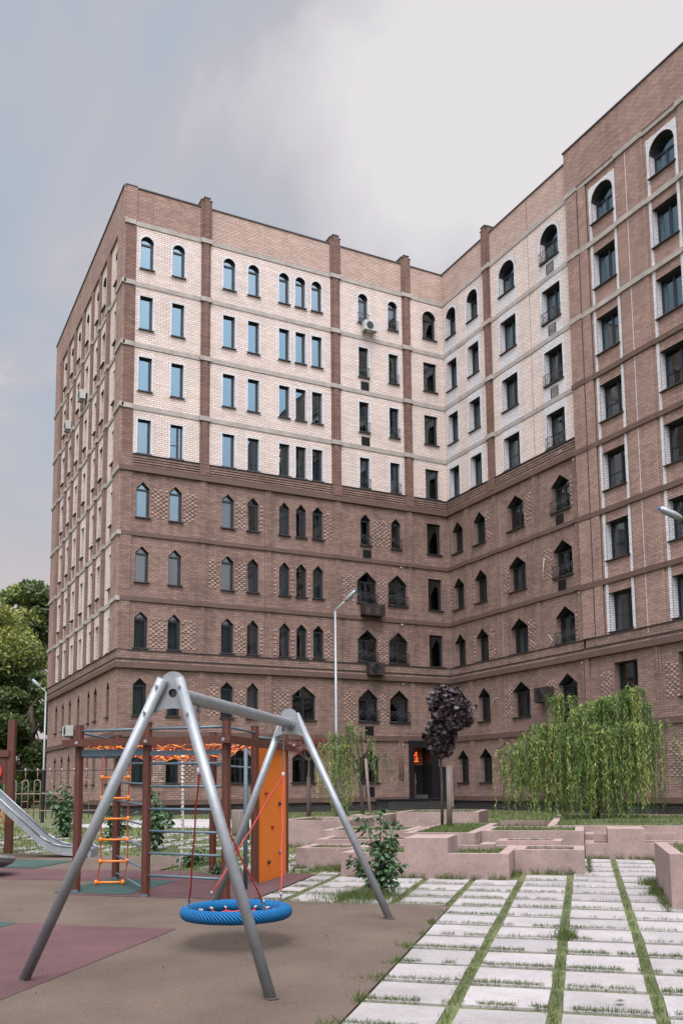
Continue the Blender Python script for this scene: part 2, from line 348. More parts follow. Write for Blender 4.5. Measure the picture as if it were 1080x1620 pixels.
# ------------------------------------------------------------------ setting: ground, playground floor, paving, paths
def sheet(name, quads, mt, h, label=None, sub=6, kind='structure'):
    mb = MB()
    for P in quads:   # four (p,q) corners
        for i in range(sub):
            for j in range(sub):
                c = []
                for (x, y) in ((i, j), (i+1, j), (i+1, j+1), (i, j+1)):
                    s_, t_ = x/sub, y/sub
                    a = [(P[0][k]*(1-s_)+P[1][k]*s_)*(1-t_)+(P[3][k]*(1-s_)+P[2][k]*s_)*t_ for k in (0, 1)]
                    c.append(pq(a[0], a[1], h))
                mb.face(c, mt)
    o = mb.build(name); return tag(o, label, kind=kind)
mb = MB()
ds = [-150, -60, -6, 0, 6, 12, 18, 22, 24, 25, 25.8, 26.5, 30, 40, 60, 100, 200, 500]
as_ = [-500, -120, -60, -30, -15, -8, 0, 8, 15, 30, 60, 120, 500]
for i in range(len(as_)-1):
    for j in range(len(ds)-1):
        mb.face([W(as_[i], ds[j]), W(as_[i+1], ds[j]), W(as_[i+1], ds[j+1]), W(as_[i], ds[j+1])], grassg)
tag(mb.build('ground'), kind='structure')
def rect(p0, p1, q0, q1): return [(p0, q0), (p1, q0), (p1, q1), (p0, q1)]
pad = [rect(-14, -1.62, -6, 11.3), rect(-14, -4.15, 11.3, 14.25), rect(-14, -6.9, 14.25, 16.55)]
sheet('playground_floor', pad, rubber_b, 0.022, sub=8)
sheet('maroon_floor_patch', [[(-6.1, 3.2), (-4.2, 5.4), (-4.2, 9.15), (-6.1, 9.15)], rect(-11.5, -6.9, 12.75, 14.15), rect(-6.9, -4.152, 11.3, 14.24)], rubber_p, 0.026)
sheet('green_floor_patch', [rect(-7.1, -5.97, 11.45, 13.0), rect(-10.7, -9.15, 14.2, 15.45), rect(-9, -6.1, 7.6, 9.15)], rubber_g, 0.030)
sheet('path', [[(-16, 25.2), (-3.0, 25.2), (-4.2, 32.5), (-16, 32.5)], [(3.6, 29.2), (5.4, 28.4), (6.4, 34), (3.6, 34)]], pathm, 0.012, sub=4)

PLANTERS = []  # filled below: (p0,p1,q0,q1)
PL = [  # p0,p1,q0,q1,top z, soil below top, label
 (-4.75, -3.70, 15.05, 16.2, -0.52, 0.07, 'low pink concrete planter at the left front corner of the terraces'),
 (-3.70, -1.12, 14.05, 16.2, -0.52, 0.08, 'longest pink concrete planter nearest the leafy shrub, with a raised block'),
 (-1.12, -0.03, 15.05, 16.2, -0.52, 0.08, 'pink planter wall with chipped top edge ending at the paved gap'),
 (-4.75, -2.30, 16.2, 17.3, -0.44, 0.06, 'second step pink planter behind the swing leg'),
 (-1.51, -0.39, 16.2, 17.0, -0.45, 0.06, 'short second step planter in front of the grassy maple bed'),
 (-4.94, -3.20, 17.3, 19.1, -0.33, 0.06, 'third step pink planter on the left of the terraces'),
 (-3.20, -1.90, 16.6, 21.2, -0.34, 0.04, 'grassy pink planter in which the dark maple and its stake stand'),
 (-1.90, -0.03, 17.5, 19.5, -0.34, 0.05, 'pink planter between the maple bed and the raised block'),
 (-0.03, 6.0, 17.5, 18.6, -0.56, 0.10, 'pink wall closing the paved gap, with a raised square block'),
 (-0.03, 6.0, 18.6, 19.5, -0.45, 0.08, 'narrow pink planter step below the willow bed'),
 (-0.76, 7.0, 19.5, 27.0, -0.33, 0.04, 'long pink planter bed holding the big weeping willow'),
 (-6.45, -4.85, 19.1, 21.6, -0.21, 0.08, 'tall pink planter with bench slab right of the orange panel'),
 (-5.80, -4.95, 23.0, 25.0, -0.22, 0.05, 'far pink planter left of the entrance steps'),
 (-4.81, -2.64, 24.0, 26.5, -0.17, 0.05, 'far pink planter wall in front of the entrance door'),
 (0.93, 4.5, 11.62, 14.1, -0.33, 0.05, 'near pink concrete planter cut by the right edge of the view'),
]
BLK = {1: [(-2.70, -2.03, 14.05, 15.15, -0.29)], 4: [(-1.75, -1.505, 15.9, 16.55, -0.49)], 8: [(0.38, 1.02, 17.498, 18.55, -0.30)], 11: [(-5.55, -4.87, 19.5, 19.8, -0.17)]}
WT = 0.16
for n, (p0, p1, q0, q1, zt, sd, lab) in enumerate(PL):
    PLANTERS.append((p0, p1, q0, q1))
    c = pq((p0+p1)/2, (q0+q1)/2)
    th = empty('planter', c, lab, 'planter')
    mb = MB(); e = 0.0
    zb = gz(dpq(p0, q0))-0.25
    def wbox(a0, a1, b0, b1, zt_, mt=pinkc, zb_=None):
        zz = zb if zb_ is None else zb_
        P = [pqz(a0, b0, zz), pqz(a1, b0, zz), pqz(a1, b1, zz), pqz(a0, b1, zz), pqz(a0, b0, zt_), pqz(a1, b0, zt_), pqz(a1, b1, zt_), pqz(a0, b1, zt_)]
        mb.hexa(P, mt)
    k = 0.003*(n % 5)
    p0i, p1i, q0i, q1i = p0+k, p1-k, q0+(0 if n in (0, 1, 2, 8, 14) else k), q1-k
    wbox(p0i, p1i, q0i, q0i+WT, zt); wbox(p0i, p1i, q1i-WT, q1i, zt-0.001)
    wbox(p0i, p0i+WT, q0i+WT, q1i-WT, zt); wbox(p1i-WT, p1i, q0i+WT, q1i-WT, zt)
    mb.build('planter_wall', th)
    for (a0, a1, b0, b1, z2) in BLK.get(n, []):
        mb = MB(); wbox(a0, a1, b0-0.003, b1, z2); mb.build('raised_block', th)
    mb = MB(); z = zt-sd
    G = 5
    for i in range(G):
        for j in range(G):
            qs = []
            for x, y in ((i, j), (i+1, j), (i+1, j+1), (i, j+1)):
                pp = p0i+WT*0.5+(p1i-p0i-WT)*x/G; q_ = q0i+WT*0.5+(q1i-q0i-WT)*y/G
                hh = 0.0 if x in (0, G) or y in (0, G) else 0.03*math.sin(x*7.3+y*3.1+n)
                qs.append(pqz(pp, q_, z+hh))
            mb.face(qs, soilm)
    mb.build('soil', th)

def in_planter(p, q, mrg=0.0):
    for (p0, p1, q0, q1) in PLANTERS:
        if p0-mrg < p < p1+mrg and q0-mrg < q < q1+mrg: return True
    return False
# paving slabs: one structure object made of real slabs with joints between
mb = MB(); rows = [6.66+0.672*k for k in range(-14, 26)]
slabs = []
def slab(p0, p1, q0, q1):
    if in_planter((p0+p1)/2, (q0+q1)/2, -0.02): return
    j = lambda: random.uniform(-0.006, 0.006); t = 0.012+random.uniform(0, 0.005)
    c = [(p0+j(), q0+j()), (p1+j(), q0+j()), (p1+j(), q1+j()), (p0+j(), q1+j())]
    mb.hexa([pq(*x, -0.05) for x in c]+[pq(*x, t+random.uniform(-.002, .002)) for x in c], slabm); slabs.append((p0, p1, q0, q1))
for k, q0 in enumerate(rows):
    for i in range(-1, 9):
        p0 = -1.61+0.70*i
        if i >= 0 and q0 < 17.3: slab(p0+0.005, p0+0.605, q0+0.092, q0+0.672)
        if i < 0 and 11.2 < q0 < 18: slab(p0+0.005, p0+0.605, q0+0.092, q0+0.672)
    if 11.2 < q0 < 17: slab(-4.14, -3.82, q0+0.08, q0+0.672)
    for i in range(-18, -1):
        p0 = -1.61+0.70*i
        if abs(p0+4.41) < 0.02 and q0 > 11.2: continue
        lim = 11.2 if p0 > -4.2 else (14.2 if p0 > -6.95 else 16.5)
        if q0 > lim and q0 < 22.5 and random.random() < (1.0 if q0 < 15.5 else 0.68):
            g_ = 0.0 if p0 > -6 and q0 < 16 else 0.08
            slab(p0+0.005+g_, p0+0.60-g_, q0+0.06+g_, q0+0.665)
tag(mb.build('paving'), kind='structure')
mb = MB()
for (p0, p1, q0, q1) in ((2.2, 9, 27.6, 27.85), (-2.4, 3.4, 27.3, 27.5)):
    mb.hexa([pq(p0, q0, -.1), pq(p1, q0, -.1), pq(p1, q1, -.1), pq(p0, q1, -.1), pq(p0, q0, .14), pq(p1, q0, .14), pq(p1, q1, .14), pq(p0, q1, .14)], pinkc)
tag(mb.build('kerb'), kind='structure')

# ------------------------------------------------------------------ the apartment building
BASE = Vector((-8, 8, -0.66))
BLD = empty('apartment_building', BASE, 'nine storey L shaped apartment house of brown and cream brick with arched and pointed windows', 'building')
class Fac:
    def __init__(s, o, u, n): s.o = Vector(o); s.u = Vector(u); s.n = Vector(n)
    def P(s, a, z, out=0.0): return s.o+s.u*a+s.n*out+Vector((0, 0, z))
F1 = Fac((0, 0, 0), (1, 0, 0), (0, -1, 0))
F2 = Fac((0, 0, 0), (0, -1, 0), (-1, 0, 0))
F3 = Fac((-0.05, 0, 0), (0, -1, 0), (-1, 0, 0))
F0 = Fac((-17.5, 0, 0), (0, 1, 0), (-1, 0, 0))
def fbox(mb, F, s0, s1, z0, z1, o0, o1, mt):
    mb.hexa([F.P(s0, z0, o0), F.P(s1, z0, o0), F.P(s1, z0, o1), F.P(s0, z0, o1), F.P(s0, z1, o0), F.P(s1, z1, o0), F.P(s1, z1, o1), F.P(s0, z1, o1)], mt)
def outline(op):
    k, s0, s1, z0, z1 = op['k'], op['s0'], op['s1'], op['z0'], op['z1']
    if k == 'rect': return [(s0, z0), (s1, z0), (s1, z1), (s0, z1)]
    if k == 'point': return [(s0, z0), (s1, z0), (s1, z1), ((s0+s1)/2, op['za']), (s0, z1)]
    c = (s0+s1)/2; r = (s1-s0)/2; rz_ = op['za']-z1
    return [(s0, z0), (s1, z0)]+[(c+r*math.cos(t), z1+rz_*math.sin(t)) for t in [math.pi*i/12 for i in range(13)]]
REC = 0.20
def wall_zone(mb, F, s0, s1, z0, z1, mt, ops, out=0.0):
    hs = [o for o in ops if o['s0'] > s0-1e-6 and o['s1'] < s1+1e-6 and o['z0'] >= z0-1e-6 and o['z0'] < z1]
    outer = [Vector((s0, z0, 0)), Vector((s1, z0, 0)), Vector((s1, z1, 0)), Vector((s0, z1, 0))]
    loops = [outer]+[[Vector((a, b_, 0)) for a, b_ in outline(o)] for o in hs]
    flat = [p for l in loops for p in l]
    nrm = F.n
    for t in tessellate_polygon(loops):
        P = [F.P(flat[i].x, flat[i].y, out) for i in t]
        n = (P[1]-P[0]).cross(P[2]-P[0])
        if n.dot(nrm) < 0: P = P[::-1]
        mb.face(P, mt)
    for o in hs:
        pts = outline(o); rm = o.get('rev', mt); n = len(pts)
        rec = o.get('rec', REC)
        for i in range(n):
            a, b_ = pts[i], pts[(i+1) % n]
            mb.face([F.P(a[0], a[1], out), F.P(b_[0], b_[1], out), F.P(b_[0], b_[1], -rec-0.05), F.P(a[0], a[1], -rec-0.05)], sillshadem if (i == 0 or (n == 4 and i == 2) or (n == 5 and i in (2, 3)) or (n > 5 and 2 <= i < n-1)) else rm)

def insetpoly(pts, w):
    # inset a convex polygon by w
    n = len(pts); out = []
    cx = sum(p[0] for p in pts)/n; cy = sum(p[1] for p in pts)/n
    L_ = []
    for i in range(n):
        a = Vector(pts[i]); b_ = Vector(pts[(i+1) % n]); d = (b_-a).normalized(); nn = Vector((-d.y, d.x))
        if nn.dot(Vector((cx, cy))-a) < 0: nn = -nn
        L_.append((a+nn*w, d))
    for i in range(n):
        (a, d), (c, e_) = L_[i-1], L_[i]
        den = d.x*e_.y-d.y*e_.x
        if abs(den) < 1e-4: out.append(tuple(c)); continue
        t = ((c.x-a.x)*e_.y-(c.y-a.y)*e_.x)/den
        out.append((a.x+d.x*t, a.y+d.y*t))
    return out
WMESH = {}
def window_meshes(op):
    w = round(op['s1']-op['s0'], 3); h1 = round(op['z1']-op['z0'], 3); ha = round(op.get('za', op['z1'])-op['z0'], 3)
    rc = op.get('rec', REC); sty = op.get('sty', 'single'); key = (op['k'], w, h1, ha, sty, rc)
    if key in WMESH: return WMESH[key]
    o2 = dict(k=op['k'], s0=-w/2, s1=w/2, z0=0, z1=h1, za=ha)
    pts = outline(o2); ins = insetpoly(pts, 0.055)
    mb = MB(); n = len(pts)
    def ring(outer, inner, y0, y1):
        for i in range(n):
            a, b_, c, d = outer[i], outer[(i+1) % n], inner[(i+1) % n], inner[i]
            mb.face([(a[0], y0, a[1]), (b_[0], y0, b_[1]), (c[0], y0, c[1]), (d[0], y0, d[1])], framem)
            mb.face([(d[0], y0, d[1]), (c[0], y0, c[1]), (c[0], y1, c[1]), (d[0], y1, d[1])], framem)
    ring(pts, ins, -0.03, 0.03)
    if sty == 'double':
        mb.box(-0.055, 0.055, -0.035, 0.03, 0.05, h1-0.02, framem)
    if sty in ('double', 'single', 'half') and op['k'] != 'rect':
        mb.box(-w/2+0.03, w/2-0.03, -0.033, 0.03, h1-0.09, h1-0.0, framem)
    if sty == 'half': mb.box(-w/2+0.03, w/2-0.03, -0.02, 0.02, h1*0.45, h1*0.45+0.02, framem)
    if op['k'] == 'rect' and sty == 'bar': mb.box(-w/2+0.03, w*0.1, -0.02, 0.02, h1*0.42, h1*0.42+0.025, framem); mb.box(w*0.08, w*0.08+0.09, -0.035, 0.03, 0.05, h1-0.05, framem)
    if sty == 'single': mb.box(w/2-0.11, w/2-0.045, -0.028, 0.02, 0.05, h1-0.05, framem)
    fr = D.meshes.new('window_frame'); fr.from_pydata(mb.v, [], mb.f); fr.materials.append(framem)
    pm = D.meshes.new('pane'); i2 = insetpoly(pts, 0.045); pm.from_pydata([(a, 0.012, b_) for a, b_ in i2], [], [tuple(range(n))]); pm.materials.append(glass)
    sm_ = D.meshes.new('sill'); sb = MB(); sb.box(-w/2-0.06, w/2+0.06, -(rc+0.07), -0.03, -0.035, 0.005, sillshadem); sm_.from_pydata(sb.v, [], sb.f); sm_.materials.append(sillshadem)
    cm = []
    for kind in range(3):
        V, Fc = [], []; x0, x1 = (-w/2+0.03, w/2-0.03) if kind == 0 else ((-w/2+0.03, -w*0.08) if kind == 1 else (w*0.02, w/2-0.03))
        N_ = 26
        for i in range(N_+1):
            x = x0+(x1-x0)*i/N_; y = 0.22+0.03*math.sin(i*1.9+kind)
            V += [(x, y, 0.03), (x+0.004*math.sin(i), y, h1-0.03)]
        for i in range(N_): Fc.append((2*i, 2*i+2, 2*i+3, 2*i+1))
        c_ = D.meshes.new('curtain'); c_.from_pydata(V, [], Fc); c_.materials.append(curt); c_.polygons.foreach_set('use_smooth', [True]*len(Fc)); cm.append(c_)
    pm2 = pm.copy(); pm2.materials.clear(); pm2.materials.append(glass_dark)
    WMESH[key] = (fr, pm, sm_, cm, pm2); return WMESH[key]
KN = {'rect': 'rectangular_window', 'point': 'pointed_window', 'arch': 'arched_window'}
def window(F, op, rz):
    fr, pm, sm_, cm, pm2 = window_meshes(op)
    c = F.P((op['s0']+op['s1'])/2, op['z0'], -op.get('rec', REC)+0.03)
    nm = op.get('name', KN[op['k']])
    o = D.objects.new(nm, fr); col.objects.link(o); o.parent = BLD; o.location = c-BASE; o.rotation_euler = (0, 0, rz)
    def sub(n_, me):
        x = D.objects.new(n_, me); col.objects.link(x); x.parent = o; return x
    sub('pane', pm if op.get('gl', 1) else pm2)
    if op.get('sill', 1): sub('sill', sm_)
    cu = op.get('cur')
    if cu == 'ochre':
        x = sub('curtain', cm[0].copy()); x.data.materials.clear(); x.data.materials.append(curt2)
    elif cu is not None: sub('curtain', cm[cu])
    return o
def Op(k, s0, s1, z0, z1, za=None, **kw):
    d = dict(k=k, s0=s0, s1=s1, z0=z0, z1=z1, **kw)
    if za is not None: d['za'] = za
    return d

# --- openings
O1 = []
UP = [(-16.79, -16.18), (-15.25, -14.66), (-12.71, -12.10), (-11.42, -10.84), (-9.77, -9.22), (-8.87, -8.32), (-7.97, -7.40)]
MID = [(-5.27, -4.70), (-3.47, -2.90)]
rnd = random.Random(5)
for fl in (15, 18, 21, 24):
    for (a, b_) in UP+MID+[(-1.30, -0.46)]:
        st = a == -1.30
        kw = dict(rev=cream if st else white, sty='single', gl=0 if st else 1)
        if (a, b_) in MID: kw['gl'] = 0; kw['cur'] = rnd.choice([None, 1, 0, None])
        if fl == 21 and a == MID[1][0]: kw['cur'] = 'ochre'
        if fl == 15 and a > -9.9 and a < -7: kw['cur'] = 2; kw['gl'] = 0
        if fl == 15 and a in (-15.25, -11.42): kw['sty'] = 'bar'
        if fl == 24:
            w2 = (b_-a)/2; O1.append(Op('arch', a, b_, fl+0.72, fl+2.36-w2, fl+2.36, **kw))
        else: O1.append(Op('rect', a, b_, fl+0.73, fl+2.37, **kw))
for fl in (12, 9, 6, 3, 0):
    cols = list(UP)
    if fl == 3: cols = UP[:4]
    if fl == 0: cols = UP[:2]
    for (a, b_) in cols:
        O1.append(Op('point', a, b_, fl+0.74, fl+2.11, fl+2.41, sty='single', gl=1 if fl == 12 and a < -14 else 0, cur=rnd.choice([0, 0, 0, 1, 2]) if fl < 12 or a > -14 else None, rev=brown))
    if fl <= 3: O1.append(Op('point', -9.11, -7.87, fl+0.73, fl+1.90, fl+2.38, sty='double', gl=0, cur=rnd.choice([None, 1]), rev=brown))
    if fl == 0: O1.append(Op('point', -12.2, -11.15, fl+0.74, fl+1.90, fl+2.36, sty='double', gl=0, rev=brown))
    if fl == 12:
        for (a, b_) in MID: O1.append(Op('point', a, b_, fl+0.72, fl+2.08, fl+2.38, sty='single', gl=0, cur=1, rev=brown))
    else:
        O1.append(Op('point', -5.50, -4.39, fl+0.73, fl+1.88, fl+2.38, sty='double', gl=0, cur=rnd.choice([1, 2]), rev=brown))
        if fl > 0: O1.append(Op('point', -3.70, -2.59, fl+0.73, fl+1.88, fl+2.38, sty='double', gl=0, cur=rnd.choice([1, 2, None]), rev=brown))
    if fl > 0: O1.append(Op('rect', -1.28, -0.43, fl+0.70, fl+2.37, sty='single', gl=0, rev=brown))
O2 = []
V4 = [(0.37, 1.28), (2.34, 3.29), (5.15, 6.38), (8.38, 9.62)]
for fl in (15, 18, 21, 24):
    for i, (a, b_) in enumerate(V4):
        kw = dict(rev=white, sty='single' if i < 2 else ('bar' if fl == 15 else 'double'), gl=1 if fl >= 21 and i > 1 else 0, cur=rnd.choice([None, 1, 0, 2]) if fl < 24 else None)
        if fl == 24:
            r_ = (b_-a)/2; ap = fl+2.38; O2.append(Op('arch', a, b_, fl+0.75, ap-r_*0.92, ap, **{**kw, 'sty': 'double' if i > 1 else 'single'}))
        else: O2.append(Op('rect', a, b_, fl+0.74, fl+2.39, **kw))
VL = [(0.48, 1.42), (2.40, 3.40), (5.22, 6.50), (8.48, 9.72)]
for fl in (12, 9, 6, 3, 0):
    for i, (a, b_) in enumerate(VL):
        O2.append(Op('point', a, b_, fl+0.68, fl+1.90, fl+2.36, sty='double', gl=0, cur=rnd.choice([None, 1, 2, 0]), rev=brown))
O3 = []
C3 = [(11.90, 13.20), (15.28, 16.58), (18.7, 20.0), (22.1, 23.4), (25.5, 26.8)]
for fl in (6, 9, 12, 15, 18, 21, 24):
    for i, (a, b_) in enumerate(C3):
        kw = dict(rev=white, sty='double' if fl > 15 else 'bar', gl=1 if fl >= 18 else 0, cur=rnd.choice([None, 1, 2, 0]) if fl < 24 else 1)
        if fl == 24: O3.append(Op('arch', a, b_, fl+0.72, fl+1.72, fl+2.33, **{**kw, 'sty': 'double'}))
        else: O3.append(Op('rect', a, b_, fl+0.74, fl+2.38, **kw))
for fl in (0, 3):
    for (a, b_) in C3: O3.append(Op('rect', a+0.12, b_+0.1, fl+0.78, fl+2.45, sty='bar', gl=0, rev=brown, cur=rnd.choice([None, 1])))
O0 = []
S0_ = [(1.45, 2.03), (4.02, 4.72), (5.65, 6.22), (8.12, 8.80), (10.38, 11.08), (12.45, 13.12), (14.55, 15.25)]
for fl in (0, 3, 6, 9, 12, 15, 18, 21, 24):
    for (a, b_) in S0_:
        if fl <= 3: O0.append(Op('point', a, b_, fl+0.74, fl+2.06, fl+2.40, sty='single', gl=0, rev=brown, name='narrow_pointed_window'))
        elif fl == 24: O0.append(Op('arch', a, b_, fl+0.70, fl+2.05, fl+2.36, sty='single', gl=1, rev=cream, name='narrow_arched_window'))
        else: O0.append(Op('rect', a, b_, fl+0.68, fl+2.32, sty='single', gl=1, rev=cream, name='narrow_window'))
for o in O2+O3: o['rec'] = 0.34
# --- walls
FL = [-0.70, 0, 3, 6, 9, 12, 15]
PORT = (-2.42, -1.38)
def portal_op(): return Op('rect', PORT[0], PORT[1], -0.10, 2.47, rev=black, rec=1.1)
mb = MB()
for i in range(6):
    z0, z1 = FL[i], FL[i+1]; mt = brown if i > 0 else darkb
    if i <= 1: continue
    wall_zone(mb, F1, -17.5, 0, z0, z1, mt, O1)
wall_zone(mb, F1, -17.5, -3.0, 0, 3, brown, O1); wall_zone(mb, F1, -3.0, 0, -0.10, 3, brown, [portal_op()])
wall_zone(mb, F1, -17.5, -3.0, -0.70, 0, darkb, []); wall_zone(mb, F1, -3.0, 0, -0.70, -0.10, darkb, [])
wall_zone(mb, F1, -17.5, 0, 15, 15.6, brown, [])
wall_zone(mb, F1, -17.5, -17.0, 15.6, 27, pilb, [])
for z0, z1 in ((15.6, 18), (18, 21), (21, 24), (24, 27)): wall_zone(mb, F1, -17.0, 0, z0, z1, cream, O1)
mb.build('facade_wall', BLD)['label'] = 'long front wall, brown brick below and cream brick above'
mb = MB(); wall_zone(mb, F1, -17.5, -13.4, 27, 28.67, brownL, []); wall_zone(mb, F1, -13.4, 0, 27, 28.67, pinkb, [])
wall_zone(mb, F2, 0, 10.4, 27, 28.67, pinkb, [])
mb.box(-17.5, 14, 0.0001, 0.35, 27.5, 28.668, pinkb); mb.box(0.0001, 0.35, -10.4, 0, 27.5, 28.668, pinkb)
fbox(mb, F1, -17.55, 0.0, 28.67, 28.72, -0.4, 0.05, steel); fbox(mb, F1, -17.56, -17.0, 28.72, 28.76, -0.4, 0.07, steel)
fbox(mb, F2, -0.05, 10.4, 28.67, 28.72, -0.4, 0.05, steel)
mb.build('parapet', BLD)
mb = MB()
wall_zone(mb, F2, 0, 10.4, -0.70, 0, darkb, [])
for z0, z1 in ((0, 3), (3, 6), (6, 9), (9, 12), (12, 15)): wall_zone(mb, F2, 0, 10.4, z0, z1, brown, O2)
wall_zone(mb, F2, 0, 10.4, 15, 15.6, brown, [])
for z0, z1 in ((15.6, 18), (18, 21), (21, 24), (24, 27)): wall_zone(mb, F2, 0, 10.4, z0, z1, cream, O2)
mb.build('facade_wall', BLD)['label'] = 'side wing wall right of the inner corner, cream above and brown below'
mb = MB()
wall_zone(mb, F3, 10.3, 29, -0.70, 0, darkb, [])
for z0 in range(0, 27, 3): wall_zone(mb, F3, 10.3, 29, z0, z0+3, brownL if z0 >= 6 else brown, O3)
fbox(mb, F3, 10.38, 29.0, 26.99, 29.02, -0.5, 0.12, brownL)
fbox(mb, F3, 10.33, 29.05, 29.02, 29.08, -0.55, 0.17, steel)
fbox(mb, F3, 28.98, 29.0, -0.7, 27, -14, 0.0, brown)
mb.build('facade_wall', BLD)['label'] = 'projecting brown brick wall on the right with white framed windows'
mb = MB()
wall_zone(mb, F0, 0, 17.8, -0.70, 0, darkb, [])
for z0, z1 in ((0, 3), (3, 6)): wall_zone(mb, F0, 0, 17.8, z0, z1, brownL, O0)
wall_zone(mb, F0, 0, 17.8, 6, 6.6, brownL, [])
for z0, z1 in ((6.6, 9), (9, 12), (12, 15), (15, 18), (18, 21), (21, 24), (24, 26.9)): wall_zone(mb, F0, 0, 17.8, z0, z1, cream, O0)
fbox(mb, F0, 0, 17.8, 26.9, 28.67, -0.35, 0.10, brownL)
fbox(mb, F0, -0.0, 17.85, 28.67, 28.72, -0.4, 0.15, steel)
mb.box(-17.5, 14, 17.78, 17.8, -0.7, 28.67, brown); mb.box(13.98, 14, -29, 17.8, -0.7, 28.67, brown)
mb.build('facade_wall', BLD)['label'] = 'narrow end wall of cream and brown strips at the left corner'
mb = MB(); mb.box(-17.3, 13.9, 0.4, 17.7, 28.0, 28.05, steel); mb.box(0.4, 13.9, -28.9, 0.4, 28.0, 28.05, steel); mb.build('roof', BLD)
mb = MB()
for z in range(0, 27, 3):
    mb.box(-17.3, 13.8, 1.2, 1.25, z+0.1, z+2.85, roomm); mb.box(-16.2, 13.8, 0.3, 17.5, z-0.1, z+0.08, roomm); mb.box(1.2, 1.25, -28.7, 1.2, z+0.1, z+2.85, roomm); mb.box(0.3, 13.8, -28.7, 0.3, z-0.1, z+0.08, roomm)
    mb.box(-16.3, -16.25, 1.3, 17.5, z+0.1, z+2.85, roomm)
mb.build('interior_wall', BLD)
# --- plinth band, cornices and floor bands
def band(F, s0, s1, z0, z1, out, mt, bumps=(), bo=0.0):
    mb = MB(); cur = s0; o_ = 0.0
    segs = []
    for (a, b_) in sorted(bumps):
        if a > cur: segs.append((cur, a, out))
        segs.append((a, b_, out+bo)); cur = b_
    if cur < s1: segs.append((cur, s1, out))
    for (a, b_, w) in segs: fbox(mb, F, a, b_, z0, z1, -0.02, w, mt)
    return mb
P1u = [(-13.84, -13.37), (-6.88, -6.36), (-2.60, -2.10)]
P1l = [(-13.84, -13.42), (-10.52, -10.11), (-6.82, -6.39), (-2.57, -2.12)]
P2u = [(3.85, 4.42)]; P2l = [(1.62, 2.14), (4.04, 4.53), (7.17, 7.60), (9.95, 10.38)]
ex = lambda L_, e_=0.05: [(a-e_, b_+e_) for a, b_ in L_]
for z in (18, 21, 24, 27):
    zt = z+0.02
    band(F1, -17.06, 0, zt-0.22, zt, 0.035, conc, ex(P1u), 0.11).build('floor_band', BLD)
    mb = MB(); fbox(mb, F1, -17.56, -17.06, zt-0.22, zt, -0.02, 0.10, conc); mb.build('floor_band', BLD)
    band(F2, 0.036, 10.4, zt-0.22, zt, 0.035, conc, ex(P2u), 0.11).build('floor_band', BLD)
for z in (12, 9):
    band(F1, -17.58, -0.07, z-0.14, z+0.06, 0.07, bandm, ex(P1l), 0.06).build('floor_band', BLD)
    band(F2, 0.0, 10.4, z-0.14, z+0.06, 0.075, bandm, ex(P2l), 0.06).build('floor_band', BLD)
def cornice_c(F, s0, s1, gaps):
    mb = MB()
    fbox(mb, F, s0, s1, 14.85, 15.08, -0.02, 0.13, bandm); fbox(mb, F, s0, s1, 15.08, 15.12, -0.02, 0.10, pilb)
    for k in range(4): fbox(mb, F, s0, s1, 15.16+0.12*k, 15.24+0.12*k, -0.02, 0.045+0.012*k, brown)
    fbox(mb, F, s0, s1, 15.66, 15.69, -0.02, 0.11, sillshadem)
    for (a, b_) in gaps: fbox(mb, F, a, b_, 15.12, 15.65, -0.02, 0.12, pilb)
    return mb
cornice_c(F1, -17.0, 0, P1u).build('cornice', BLD); cornice_c(F2, 0.13, 10.4, P2u).build('cornice', BLD)
mb = MB(); fbox(mb, F1, -17.63, -17.0, 14.85, 15.08, -0.02, 0.132, bandm); fbox(mb, F1, -17.58, -17.0, 15.08, 15.7, -0.02, 0.08, brown); mb.build('cornice', BLD)
def cornice_e(F, s0, s1, e0=0.0):
    mb = MB()
    fbox(mb, F, s0+e0, s1, 6.62, 6.66, -0.02, 0.09, sillshadem)
    fbox(mb, F, s0, s1, 6.27, 6.62, -0.02, 0.05, brown)
    fbox(mb, F, s0-0.04, s1, 6.22, 6.27, -0.02, 0.11, sillshadem); fbox(mb, F, s0-0.03, s1, 6.13, 6.22, -0.02, 0.08, brown)
    fbox(mb, F, s0-0.05, s1, 6.06, 6.13, -0.02, 0.12, brown); fbox(mb, F, s0-0.1, s1, 5.83, 6.06, -0.02, 0.16, bandm)
    return mb
cornice_e(F1, -17.5, -0.165, 0.4).build('cornice', BLD); cornice_e(F2, 0.1, 10.4).build('cornice', BLD); cornice_e(F3, 10.5, 29).build('cornice', BLD)
for F, a, b_ in ((F1, -17.58, -2.7), (F1, -0.95, -0.09), (F2, 0.0, 10.4), (F3, 10.4, 29)):
    mb = MB(); fbox(mb, F, a, b_, 2.78, 3.03, -0.02, 0.09, bandm); mb.build('floor_band', BLD)
    mb = MB(); fbox(mb, F, a if a != -0.95 else -0.1, b_ if b_ != -2.7 else -2.75, -0.22, 0.0, -0.02, 0.10, bandm); mb.build('plinth_band', BLD)
mb = MB(); fbox(mb, F1, -2.7, -0.95, 2.83, 3.02, -0.02, 0.08, bandm); mb.build('floor_band', BLD)
